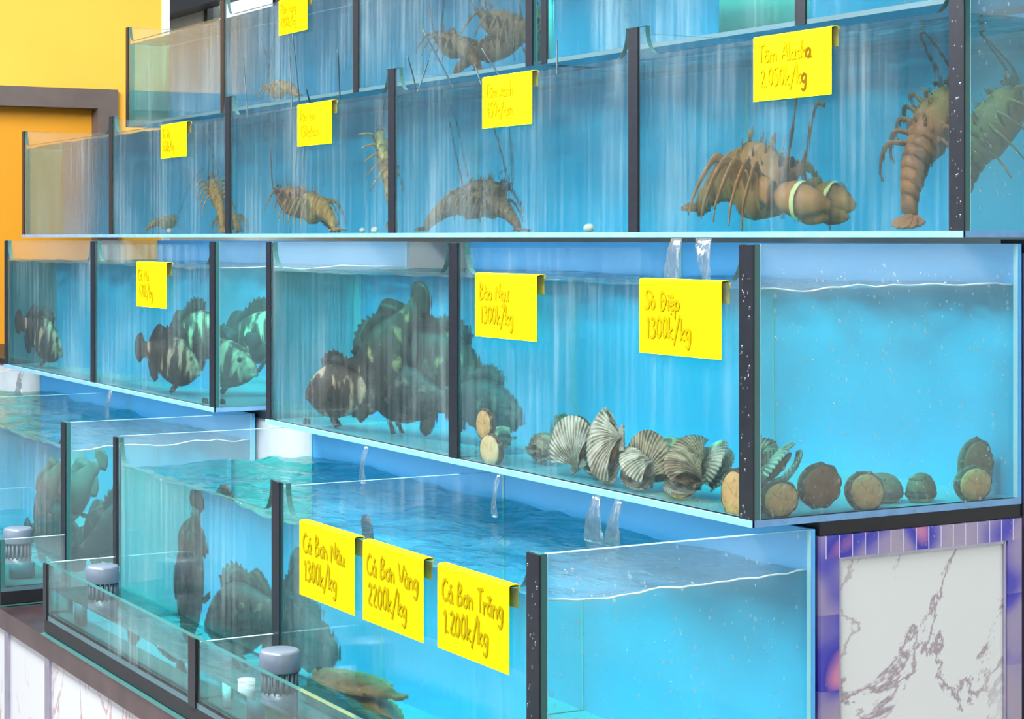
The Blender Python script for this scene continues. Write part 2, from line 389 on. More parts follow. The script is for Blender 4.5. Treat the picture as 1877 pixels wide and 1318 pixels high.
def reflection(name, wy, wz):  # purple reflections on the stainless frame, painted as colour blocks
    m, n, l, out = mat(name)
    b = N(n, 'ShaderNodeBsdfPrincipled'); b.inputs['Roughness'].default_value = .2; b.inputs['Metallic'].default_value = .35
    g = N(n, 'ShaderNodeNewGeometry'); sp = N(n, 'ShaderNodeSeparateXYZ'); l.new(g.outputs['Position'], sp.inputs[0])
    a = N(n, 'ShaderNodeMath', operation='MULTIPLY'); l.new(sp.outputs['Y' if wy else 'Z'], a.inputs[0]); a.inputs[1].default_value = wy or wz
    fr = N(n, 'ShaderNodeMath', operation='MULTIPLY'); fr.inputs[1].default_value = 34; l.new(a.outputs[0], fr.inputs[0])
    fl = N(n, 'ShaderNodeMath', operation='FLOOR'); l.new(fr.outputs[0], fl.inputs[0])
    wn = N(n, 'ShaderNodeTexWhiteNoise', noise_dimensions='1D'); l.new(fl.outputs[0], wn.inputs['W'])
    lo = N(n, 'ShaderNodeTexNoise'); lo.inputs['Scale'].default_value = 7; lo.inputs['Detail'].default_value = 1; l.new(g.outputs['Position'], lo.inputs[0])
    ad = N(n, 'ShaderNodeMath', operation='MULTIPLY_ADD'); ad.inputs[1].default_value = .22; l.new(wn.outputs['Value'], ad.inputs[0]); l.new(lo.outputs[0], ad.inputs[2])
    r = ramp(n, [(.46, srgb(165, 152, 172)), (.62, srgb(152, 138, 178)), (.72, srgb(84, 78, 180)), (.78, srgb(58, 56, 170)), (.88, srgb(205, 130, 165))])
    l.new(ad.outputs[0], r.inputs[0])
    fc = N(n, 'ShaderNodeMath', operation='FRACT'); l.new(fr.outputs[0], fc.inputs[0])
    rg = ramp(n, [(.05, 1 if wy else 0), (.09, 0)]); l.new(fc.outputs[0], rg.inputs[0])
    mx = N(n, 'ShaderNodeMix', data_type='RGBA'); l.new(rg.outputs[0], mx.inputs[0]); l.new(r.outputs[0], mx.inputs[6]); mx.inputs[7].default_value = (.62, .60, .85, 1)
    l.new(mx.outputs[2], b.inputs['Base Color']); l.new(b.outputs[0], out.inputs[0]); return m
M['reflection'] = reflection('lavender and blue mirror mosaic', 1.0, 0)
M['reflection_up'] = reflection('lavender and blue painted reflection strip', 0, .22)

# ------------------------------------------------------------------ the setting
def struct(name, mb, m): return tag(mb.build(name, m), kind='structure')
struct('floor', MB().box(-27, 1.2, -2.5, 8.2, -.05, 0), M['floor'])
XL = -9.6
yb = onX(213, 300, XL).y; ya = onX(176, 300, XL).y; ye = onX(296, 100, XL).y; yc = onX(309, 100, XL).y
zt = onX(100, 161, XL).z; zb_ = onX(100, 197, XL).z
struct('wall_left', MB().box(XL-.15, XL, 2.0, yb, zt, 3.6).box(XL-.15, XL, yb, ye, 0, 3.6), M['yellow_wall'])
struct('trim_1', MB().box(XL-.15, XL+.02, ye, yc, 0, 3.6), M['grey_wall'])
dr = MB().box(XL-.12, XL-.07, 2.0, ya, 0, zb_).build('door_1', M['orange_wall']); tag(dr, kind='structure')
MB().box(XL-.13, XL+.03, 2.0, yb, zb_, zt).box(XL-.13, XL+.03, ya, yb, 0, zb_).build('door_frame', M['beam'], dr)
YB = 3.95
def bx(x, y): return onY(x, y, YB)
zsill = bx(360, 62).z; zh = bx(420, 7).z; xw0 = bx(368, 30).x; xw1 = bx(640, 30).x
xv0 = bx(940, 20).x; xv1 = bx(1478, 20).x; zv0 = bx(1400, 58).z
wallb = MB().box(-14.0, 1.2, YB, YB+.15, 0, zv0)
wallb.box(-14.0, xv0, YB, YB+.15, zv0, zsill).box(xv1, 1.2, YB, YB+.15, zv0, 3.6).box(xw1, xv0, YB, YB+.15, zsill, 3.6).box(-14.0, xw0, YB, YB+.15, zsill, 3.6)
wallb.box(xw0, xw1, YB, YB+.15, 2.9+.3, 3.6).box(xv0, xv1, YB, YB+.15, 3.1, 3.6)
struct('wall_back', wallb, M['grey_wall'])
def window(name, x0, x1, z0, z1):
    w_ = MB().box(x0, x1, YB+.02, YB+.09, z1-.07, z1).box(x0, x1, YB+.02, YB+.09, z0, z0+.05).box(x0, x0+.05, YB+.02, YB+.09, z0, z1).box(x1-.05, x1, YB+.02, YB+.09, z0, z1)
    w_.box((x0+x1)/2-.02, (x0+x1)/2+.02, YB+.03, YB+.08, z0, z1)
    o = tag(w_.build(name, M['frame_dark']), kind='structure')
    MB().box(x0+.03, x1-.03, YB+.05, YB+.056, z0+.03, z1-.03).build('window_pane', M['glass'], o)
window('window_1', xw0, xw1, zsill, 3.2); window('window_2', xv0, xv1, zv0, 3.1)
struct('trim_2', MB().box(-14.0, xw1, YB-.12, YB-.01, zh, zh+.3), M['frame_dark'])

# ------------------------------------------------------------------ cabinets and rails that carry the tanks
def part(mb, name, m, t, label=None):
    loc = t.location; mb.v = [tuple(Vector(v)-loc) for v in mb.v]
    o = mb.build(name, m, t)
    if label: o['label'] = label
    return o
# rear cabinet carrying the middle tanks, its marble end facing right
ZC = EYE-.525
t = empty('marble_cabinet', (X0, 2.165, 0)); tag(t, 'tall white marble cabinet in a steel frame with painted lavender reflections under the abalone tank', 'cabinet')
part(MB().box(-9.2, X0-.012, 2.172, 2.640, .02, ZC), 'body', M['cabinet_grey'], t)
part(MB().box(X0-.011, X0-.001, 2.207, 2.600, .05, ZC-.040), 'end_panel', M['marble'], t)
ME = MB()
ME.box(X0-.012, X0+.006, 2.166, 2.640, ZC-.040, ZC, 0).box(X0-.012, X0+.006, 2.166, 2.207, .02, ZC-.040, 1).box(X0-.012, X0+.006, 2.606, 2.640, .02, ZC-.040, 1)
part(ME, 'frame', [M['reflection'], M['reflection_up']], t)
part(MB().box(X0-.010, X0+.003, 2.207, 2.213, .05, ZC-.040).box(X0-.010, X0+.003, 2.213, 2.600, ZC-.046, ZC-.040).box(X0-.010, X0+.003, 2.598, 2.606, .05, ZC-.04), 'bead', M['steel'], t)
r_ = MB().box(-9.2, X0+.002, 2.166, 2.640, ZC+.001, EYE-.5005)
tag(r_.build('support_rail', M['black']), 'flat black support rail between the abalone tank and the marble cabinet', 'rail')
p_ = empty('steel_post', (X0-.05, 2.68, 0)); tag(p_, 'lavender steel post with a black top at the right edge', 'post')
part(MB().box(X0-.06, X0+.01, 2.652, 2.74, 0, EYE-.03), 'shaft', M['steel'], p_)
part(MB().box(X0-.062, X0+.012, 2.652, 2.742, EYE-.03, EYE-.004), 'cap', M['black'], p_)
# low front cabinet
ZL = EYE-1.005
t = empty('marble_cabinet', (X0, 1.412, 0)); tag(t, 'low white marble cabinet with steel rim in painted brown reflections under the shallow troughs', 'cabinet')
part(MB().box(-9.2, X0-.02, 1.43, 2.160, .02, ZL-.001), 'body', M['steel_dark'], t)
part(MB().box(-9.2, X0, 1.412, 1.43, ZL-.052, ZL), 'top_rim', M['steel_dark'], t)
xs_ = [X0-.02, -3.86, -4.875, -5.255, -6.35, -7.4, -9.2]
for a, b in zip(xs_[1:], xs_[:-1]):
    part(MB().box(a+.02, b-.02, 1.420, 1.43, .05, ZL-.053), 'marble_panel', M['marble_brown'], t)
for a in xs_[:-1]:
    part(MB().box(a-.02, a+.02, 1.414, 1.43, .05, ZL-.053), 'stile', M['steel'], t)
for a, b, lab in ((-4.911, X0, 'dark base strip under the trough with two grey drain caps'), (-6.42, -5.331, 'dark base strip under the trough with one grey drain cap')):
    o = MB().box(a, b, 1.4185, 1.598, EYE-.9985, EYE-.9655).build('base_strip', M['black']); tag(o, lab, 'strip')
for a, b, lab in ((-4.911, X0, 'thin glass shelf on the cabinet rim under the low right tank'), (-7.51, -5.331, 'thin glass shelf on the cabinet rim under the low left tank')):
    o = MB().box(a, b, 1.409, 2.155, EYE-1.0045, EYE-1.0005).build('glass_shelf', M['glass_edge']); tag(o, lab, 'shelf')
# ------------------------------------------------------------------ yellow price cards, written in single strokes
GL = {
 'a': (.5, [[(.42, .45), (.25, .52), (.06, .38), (.06, .12), (.22, 0), (.4, .12), (.42, .5), (.42, .08), (.5, 0)]]),
 'c': (.45, [[(.42, .42), (.25, .5), (.06, .35), (.06, .12), (.25, 0), (.42, .08)]]),
 'e': (.45, [[(.06, .25), (.4, .3), (.3, .5), (.08, .38), (.08, .1), (.25, 0), (.42, .08)]]),
 'g': (.5, [[(.4, .45), (.22, .5), (.06, .35), (.08, .12), (.25, .05), (.4, .2), (.42, .48), (.4, -.25), (.25, -.4), (.08, -.3)]]),
 'h': (.48, [[(.08, 1), (.08, 0)], [(.08, .35), (.25, .5), (.38, .38), (.4, 0)]]),
 'i': (.2, [[(.1, .5), (.1, .05), (.16, 0)], [(.1, .68), (.1, .73)]]),
 'k': (.45, [[(.08, 1), (.08, 0)], [(.38, .5), (.1, .22), (.4, 0)]]),
 'l': (.22, [[(.08, 1), (.08, .08), (.18, 0)]]),
 'm': (.75, [[(.06, .5), (.06, 0)], [(.06, .35), (.2, .5), (.33, .38), (.33, 0)], [(.33, .35), (.48, .5), (.62, .38), (.64, 0)]]),
 'n': (.48, [[(.06, .5), (.06, 0)], [(.06, .35), (.24, .5), (.38, .38), (.4, 0)]]),
 'o': (.5, [[(.25, .5), (.08, .4), (.06, .15), (.22, 0), (.4, .1), (.42, .38), (.25, .5)]]),
 'p': (.48, [[(.08, .5), (.08, -.4)], [(.08, .38), (.25, .5), (.42, .35), (.36, .05), (.1, .08)]]),
 'r': (.35, [[(.06, .5), (.06, 0)], [(.06, .3), (.2, .48), (.32, .46)]]),
 's': (.4, [[(.34, .45), (.15, .5), (.08, .36), (.32, .18), (.28, .02), (.06, .04)]]),
 'u': (.5, [[(.06, .5), (.06, .12), (.2, 0), (.38, .1), (.4, .5), (.4, .05), (.48, 0)]]),
 'x': (.45, [[(.05, .5), (.4, 0)], [(.38, .5), (.05, 0)]]),
 'A': (.65, [[(.03, 0), (.32, 1), (.38, 1), (.6, 0)], [(.12, .36), (.55, .36)]]),
 'B': (.6, [[(.1, 0), (.1, 1), (.4, .95), (.45, .7), (.12, .52), (.5, .42), (.52, .12), (.1, 0)]]),
 'C': (.6, [[(.52, .85), (.35, 1), (.1, .75), (.06, .3), (.25, 0), (.54, .12)]]),
 'D': (.65, [[(.12, 0), (.12, 1), (.45, .85), (.58, .45), (.4, .08), (.12, 0)]]),
 'L': (.5, [[(.1, 1), (.08, 0), (.48, .04)]]),
 'M': (.8, [[(.06, 0), (.14, 1), (.4, .3), (.64, 1), (.74, 0)]]),
 'N': (.65, [[(.06, 0), (.1, 1), (.52, 0), (.56, 1)]]),
 'S': (.5, [[(.46, .9), (.22, 1), (.08, .75), (.42, .4), (.36, .05), (.06, .06)]]),
 'T': (.55, [[(.02, .95), (.54, 1)], [(.28, .97), (.26, 0)]]),
 'V': (.6, [[(.03, 1), (.28, 0), (.58, 1)]]),
 'H': (.6, [[(.08, 1), (.08, 0)], [(.5, 1), (.5, 0)], [(.08, .5), (.5, .55)]]),
 '0': (.5, [[(.25, 1), (.08, .75), (.06, .25), (.22, 0), (.4, .2), (.42, .75), (.25, 1)]]),
 '1': (.35, [[(.05, .75), (.2, 1), (.2, 0)]]),
 '2': (.5, [[(.08, .8), (.25, 1), (.42, .75), (.08, .05), (.46, .03)]]),
 '3': (.5, [[(.08, .9), (.3, 1), (.38, .75), (.18, .55), (.42, .4), (.38, .08), (.06, .04)]]),
 '4': (.5, [[(.3, 1), (.06, .35), (.46, .38)], [(.34, .6), (.32, 0)]]),
 '5': (.5, [[(.42, 1), (.12, .97), (.1, .58), (.36, .52), (.42, .2), (.26, 0), (.06, .08)]]),
 '7': (.45, [[(.05, .95), (.42, 1), (.18, 0)]]),
 '/': (.55, [[(.5, 1.15), (.06, -.25)]]),
 '.': (.2, [[(.08, .05), (.1, .0)]]), ' ': (.35, []),
}
ACC = {'^': [[(-.14, .62), (0, .76), (.14, .62)]], "'": [[(-.02, .64), (.1, .82)]], '`': [[(.03, .64), (-.1, .82)]],
       'v': [[(-.14, .76), (0, .63), (.14, .76)]], '~': [[(-.15, .66), (-.05, .74), (.05, .66), (.15, .74)]],
       '.': [[(0, -.16), (.01, -.2)]], '+': [[(.17, .5), (.27, .62)]], '-': [[(-.25, .5), (.05, .52)]]}
VN = {'ô': 'o^', 'ù': 'u`', 'á': "a'", 'à': 'a`', 'ú': "u'", 'ư': 'u+', 'ò': 'o`', 'ệ': 'e^.', 'ơ': 'o+', 'â': 'a^', 'ắ': "av'", 'ả': "a~", 'Đ': 'D-', 'ố': "o^'"}
M['card'] = simple('yellow card', srgb(255, 224, 0), .6, spec=.08)
M['ink'] = simple('faded olive ink', srgb(150, 130, 0), .8, spec=.05)
M['ink_dark'] = simple('brown ink', srgb(105, 74, 8), .8, spec=.05)
def strokes(mb, text, x0, z0, size, width, Y, w=.0011, slant=.12, max_w=None, dark=()):
    tot = sum(GL[VN.get(ch, ch)[0]][0] for ch in text); sx = size
    if max_w and tot*size > max_w: sx = max_w/tot
    x = x0; nseg = 0
    for ci, ch in enumerate(text):
        g = VN.get(ch, ch); wd, st = GL[g[0]]; st = list(st)
        for a in g[1:]:
            for q in ACC[a]: st.append([(wd*.5+px-.02, pz+(.42 if g[0].isupper() and a != '-' else 0)) for px, pz in q])
        jx, jz = random.uniform(-.01, .01), random.uniform(-.03, .03)
        for q in st:
            pts = [(x+(px+jx+slant*pz*.3)*sx, z0+(pz+jz)*size) for px, pz in q]
            # smooth the stroke once
            sm = [pts[0]]
            for a, b in zip(pts[:-1], pts[1:]):
                sm += [(a[0]*.75+b[0]*.25, a[1]*.75+b[1]*.25), (a[0]*.25+b[0]*.75, a[1]*.25+b[1]*.75)]
            sm.append(pts[-1])
            mi = 1 if (ci in dark) else 0
            for a, b in zip(sm[:-1], sm[1:]):
                dx, dz = b[0]-a[0], b[1]-a[1]; L = math.hypot(dx, dz)
                if L < 1e-6: continue
                nx, nz = -dz/L*w, dx/L*w; ex, ez = dx/L*w*.5, dz/L*w*.5
                p = [(a[0]-ex+nx, a[1]-ez+nz), (b[0]+ex+nx, b[1]+ez+nz), (b[0]+ex-nx, b[1]+ez-nz), (a[0]-ex-nx, a[1]-ez-nz)]
                nseg += 1; yo = Y-(nseg % 8)*4e-5
                mb.add([(u, yo, v) for u, v in p]+[(u, yo+.0004, v) for u, v in p], [(0, 1, 2, 3), (4, 5, 6, 7), (0, 1, 5, 4), (1, 2, 6, 5), (2, 3, 7, 6), (3, 0, 4, 7)], mi)
        x += wd*sx
def card(tier, xl, xr, yb, lines, label, dark=((), ()), drop=.068, tilt=0.0):
    Y = Yt[tier]; zt = Zt[tier][1]-drop+.001
    a = onY(xl, yb, Y-.0035); b = onY(xr, yb, Y-.0035); zb = a.z; w = b.x-a.x; h = zt-zb
    t = empty('price_card', (a.x, Y-.0035, zb), (0, tilt, 0)); tag(t, label, 'price card', 'yellow price cards on the tank rims')
    th = .0008
    # front sheet, soft fold over the rim, short flap behind
    prof = [(0, 0), (0, h-.001)]+[(.0115-.0115*math.cos(k*PI/8), h-.001+.004*math.sin(k*PI/8)) for k in range(1, 8)]
    prof += [(.0195, h-.003), (.020, h-.038)]
    n = len(prof); m = MB()
    vs = []
    for (yy, zz) in prof:
        for xx in (0, w):
            vs.append((xx, yy, zz))
    for i, (yy, zz) in enumerate(prof):
        p, q = prof[max(i-1, 0)], prof[min(i+1, n-1)]; dy, dz = q[0]-p[0], q[1]-p[1]; L = math.hypot(dy, dz)
        for xx in (0, w): vs.append((xx, yy+dz/L*th, zz-dy/L*th))
    k = 2*n
    fs = [(2*i, 2*i+1, 2*i+3, 2*i+2) for i in range(n-1)]+[(k+2*i, k+2*i+2, k+2*i+3, k+2*i+1) for i in range(n-1)]
    for sd in (0, 1): fs += [(2*i+sd, 2*i+2+sd, k+2*i+2+sd, k+2*i+sd) for i in range(n-1)]
    fs += [(0, 1, k+1, k), (2*n-2, 2*n-1, k+2*n-1, k+2*n-2)]
    m.add(vs, fs, 0, False); m.build('card', M['card'], t)
    L = MB(); s = h*.27
    strokes(L, lines[0], w*.07, h*.60, s, w, -.0016, w=w*.009+.0005, max_w=w*.86, dark=dark[0])
    strokes(L, lines[1], w*.09, h*.22, s*1.05, w, -.0016, w=w*.009+.0005, max_w=w*.84, dark=dark[1])
    L.build('lettering', [M['ink'], M['ink_dark']], t, weld=False)
    return t
card(1, 511, 563, 66, ('Tôm hùng', '1200k/kg'), 'yellow price card on the topmost tank rim, cut by the top frame edge')
card(2, 295, 342, 291, ('Tu hài', '450k/kg'), 'smallest yellow price card on the upper tank, nearest the yellow wall')
card(2, 545, 608, 269, ('Tôm lớn'.replace('ớ', 'ơ'), '450k/con'), 'yellow price card above the brown lobster cluster of the upper tank')
card(2, 884, 975, 236, ('Tôm xanh', '450k/cm'), 'yellow price card reading Tôm xanh on the upper tank')
card(2, 1381, 1524, 187, ('Tôm Alaska', '2.050k/kg'), 'large yellow price card reading Tôm Alaska with a brown last letter', dark=([9], [8]))
card(3, 250, 305, 561, ('Cá Mú', '470k/kg'), 'yellow price card on the middle left tank of striped groupers')
card(3, 871, 984, 616, ('Bào Ngư', '1300k/kg'), 'yellow price card reading Bào Ngư, beside the black strip of the middle tank')
card(3, 1172, 1322, 646, ('Sò Điệp', '1300k/kg'), 'yellow price card reading Sò Điệp above the scallops')
card(4, 549, 650, 1089, ('Cá Bơn Nâu', '1300k/kg'), 'yellow price card reading Cá Bơn Nâu on the low tank')
card(4, 665, 776, 1135, ('Cá Bơn Vàng', '2200k/kg'), 'yellow price card reading Cá Bơn Vàng on the low tank')
card(4, 802, 933, 1186, ('Cá Bơn Trắng', '1.200k/kg'), 'yellow price card reading Cá Bơn Trắng on the low tank')

# ------------------------------------------------------------------ grey drain caps on their perforated pipes, in the troughs
M['pvc'] = simple('grey pvc', srgb(92, 104, 118), .3, var=.06, scale=20)
M['pvc_white'] = simple('white pvc', srgb(215, 225, 228), .3)
def drain(xc, ytop, label):
    Y = 1.513
    p = onY(xc, ytop, Y); t = empty('drain_cap', (p.x, Y, EYE-.95)); tag(t, label, 'drain cap', 'grey drain caps in the troughs')
    zt = p.z-(EYE-.95)
    def circ(r, z, g=40): return [(r*math.cos(2*PI*k/g), r*math.sin(2*PI*k/g), z) for k in range(g)]
    m = MB(); m.rings([circ(.041, zt-.042), circ(.0415, zt-.040), circ(.0405, zt-.006), circ(.037, zt-.001), circ(.034, zt)])
    m.build('cap', M['pvc'], t)
    m = MB(); m.rings([circ(.036, .001), circ(.036, zt-.082)]); m.build('pipe', M['pvc'], t)
    m = MB()
    for k in range(18):
        a = 2*PI*k/18; c, s_ = math.cos(a), math.sin(a)
        m.tube([(.034*c, .034*s_, zt-.084), (.034*c, .034*s_, zt-.040)], .0032, 6)
    m.build('strainer', M['pvc'], t)
    return t
drain(188, 1036, 'grey drain cap in the trough, beside its far black corner')
drain(513, 1190, 'grey drain cap in the trough, just below the low tank divider')
drain(33, 967, 'grey drain cap in the left trough, at the frame edge')
p_ = onY(452, 1290, 1.50)
o = MB().rings([[(p_.x+.018*math.cos(2*PI*k/24), 1.50+.018*math.sin(2*PI*k/24), z) for k in range(24)] for z in (EYE-.95, EYE-.90)]).build('standpipe', M['pvc_white'])
tag(o, 'short white standpipe under the trough water near the divider', 'pipe')
# ------------------------------------------------------------------ skins
def skin(name, dark, mid, pale, scale=14, stripe=0.0, rough=.45, pale_at=.62, bump=.4, stretch=(1, 1, 1)):
    m, n, l, out = mat(name)
    b = N(n, 'ShaderNodeBsdfPrincipled'); b.inputs['Roughness'].default_value = rough; b.inputs['Specular IOR Level'].default_value = .3
    c = coords(n, l, stretch, obj=True)
    t = N(n, 'ShaderNodeTexNoise'); t.inputs['Scale'].default_value = scale; t.inputs['Detail'].default_value = 6; t.inputs['Roughness'].default_value = .6
    t.inputs['Distortion'].default_value = .5; l.new(c.outputs[0], t.inputs[0])
    src = t.outputs[0]
    if stripe:
        wv = N(n, 'ShaderNodeTexWave', bands_direction='X'); wv.inputs['Scale'].default_value = 5.5; wv.inputs['Distortion'].default_value = 6
        wv.inputs['Detail'].default_value = 3; l.new(c.outputs[0], wv.inputs[0])
        mx = N(n, 'ShaderNodeMix', data_type='FLOAT'); mx.inputs[0].default_value = stripe
        l.new(t.outputs[0], mx.inputs[2]); l.new(wv.outputs[1], mx.inputs[3]); src = mx.outputs[0]
    r = ramp(n, [(.30, dark), (.50, mid), (pale_at, mid), (min(.95, pale_at+.10), pale)]); l.new(src, r.inputs[0])
    l.new(r.outputs[0], b.inputs['Base Color'])
    if bump:
        u = N(n, 'ShaderNodeBump'); u.inputs['Strength'].default_value = bump; u.inputs['Distance'].default_value = .006
        l.new(t.outputs[0], u.inputs['Height']); l.new(u.outputs[0], b.inputs['Normal'])
    l.new(b.outputs[0], out.inputs[0]); return m
M['grouper'] = skin('blotched grouper skin', srgb(28, 22, 20), srgb(78, 60, 48), srgb(222, 196, 160), 19, .07, pale_at=.53, stretch=(1, 1, .45))
M['grouper_fin'] = skin('dark fin', srgb(26, 26, 28), srgb(58, 52, 46), srgb(110, 98, 78), 30, .2, pale_at=.7)
M['grouper_dark'] = skin('dark grouper skin', srgb(22, 20, 20), srgb(60, 50, 42), srgb(166, 148, 100), 16, .1, pale_at=.58)
M['grey_fish'] = skin('grey brown fish skin', srgb(60, 56, 54), srgb(112, 102, 92), srgb(150, 142, 124), 11, .12, pale_at=.66)
M['slate_fish'] = skin('slate fish skin', srgb(28, 28, 32), srgb(56, 50, 50), srgb(118, 104, 88), 22, .06, pale_at=.58, bump=.9)
M['eye'] = simple('glossy black eye', (.01, .01, .012), .1)
M['flounder'] = skin('orange brown flatfish skin', srgb(110, 78, 44), srgb(168, 124, 70), srgb(206, 160, 104), 30, 0, pale_at=.6)
M['lobster'] = skin('golden brown lobster shell', srgb(92, 58, 24), srgb(186, 134, 56), srgb(240, 208, 140), 34, 0, pale_at=.60, bump=.8)
M['lobster_red'] = skin('reddish brown lobster shell', srgb(78, 44, 26), srgb(156, 98, 54), srgb(214, 164, 108), 30, 0, pale_at=.64, bump=.8)
M['lobster_dark'] = skin('dark brown lobster shell', srgb(58, 44, 30), srgb(120, 92, 58), srgb(190, 156, 100), 30, 0, pale_at=.64, bump=.8)
M['claw'] = skin('amber brown claw shell', srgb(96, 62, 34), srgb(164, 112, 56), srgb(190, 142, 112), 9, 0, pale_at=.60, bump=.5, stretch=(2.2, 1, .8))
M['antenna'] = simple('dark teal brown antenna', srgb(46, 66, 74), .5)
M['band'] = simple('pale green tie band', srgb(214, 220, 150), .5)

def settle(t, tier, xr, xl):
    """Keep a creature inside its compartment: off the floor plate, under the surface, between the panes."""
    bpy.context.view_layer.update()
    lo = Vector((1e9,)*3); hi = -lo
    def walk(o, mw):
        for ch in o.children:
            q = mw @ ch.matrix_basis
            if ch.type == 'MESH':
                for v in ch.data.vertices:
                    c = q @ v.co
                    for i in range(3): lo[i] = min(lo[i], c[i]); hi[i] = max(hi[i], c[i])
            walk(ch, q)
    walk(t, t.matrix_basis)
    z0, z1 = Zt[tier]; Y = Yt[tier]; D = Dt[tier]
    a = Vector((xl+T+.004, Y+T+.004, z0+T+.003)); b = Vector((xr-T-.004, Y+D-.012, z1-.092))
    for i in range(3):
        if hi[i]-lo[i] > b[i]-a[i]:
            t.location[i] += (a[i]-lo[i]) if i == 2 else ((a[i]+b[i])-(lo[i]+hi[i]))/2
        elif lo[i] < a[i]: t.location[i] += a[i]-lo[i]
        elif hi[i] > b[i]: t.location[i] += b[i]-hi[i]
def home(p):
    """(tier, right x, left x) of the compartment that holds point P."""
    for ti, runs in ((1, [(-4.998, -6.221), (-6.221, -7.498), (-7.498, -8.72)]), (2, [(X0, -3.844), (-3.844, -5.13), (-5.13, -6.427), (-6.427, -7.72), (-7.72, -9.03)]),
                     (3, [(X0, -3.835), (-3.835, -4.918), (-5.303, -6.436), (-6.436, -7.546)]), (4, [(X0, -3.826), (-3.826, -4.911), (-5.331, -6.42), (-6.42, -7.51)])):
        if Zt[ti][0]-.1 <= p.z < Zt[ti][1]+.02 and Yt[ti] <= p.y <= Yt[ti]+Dt[ti]:
            best = min(runs, key=lambda r: 0 if r[1] <= p.x <= r[0] else min(abs(p.x-r[0]), abs(p.x-r[1])))
            return (ti,)+best
    return None
# ------------------------------------------------------------------ fish
SEC = [(0, .02, .02), (.03, .055, .035), (.09, .105, .06), (.17, .150, .085), (.28, .185, .10), (.40, .195, .105), (.52, .180, .095), (.64, .145, .075), (.76, .10, .05), (.86, .068, .03), (.93, .062, .02)]
def plate(mb, outline, y0, th, mi=0):
    """Fin plate: outline of (x, z), thickness tapering to the rim."""
    n = len(outline); cx = sum(p[0] for p in outline)/n; cz = sum(p[1] for p in outline)/n
    vs = [(x, y0, z) for x, z in outline]+[(cx+(x-cx)*.6, y0-th, cz+(z-cz)*.6) for x, z in outline]+[(cx+(x-cx)*.6, y0+th, cz+(z-cz)*.6) for x, z in outline]
    fs = [(i, (i+1) % n, n+(i+1) % n, n+i) for i in range(n)]+[(i, (i+1) % n, 2*n+(i+1) % n, 2*n+i) for i in range(n)]
    fs += [tuple(range(n, 2*n)), tuple(range(2*n, 3*n))]
    mb.add(vs, fs, mi, True)
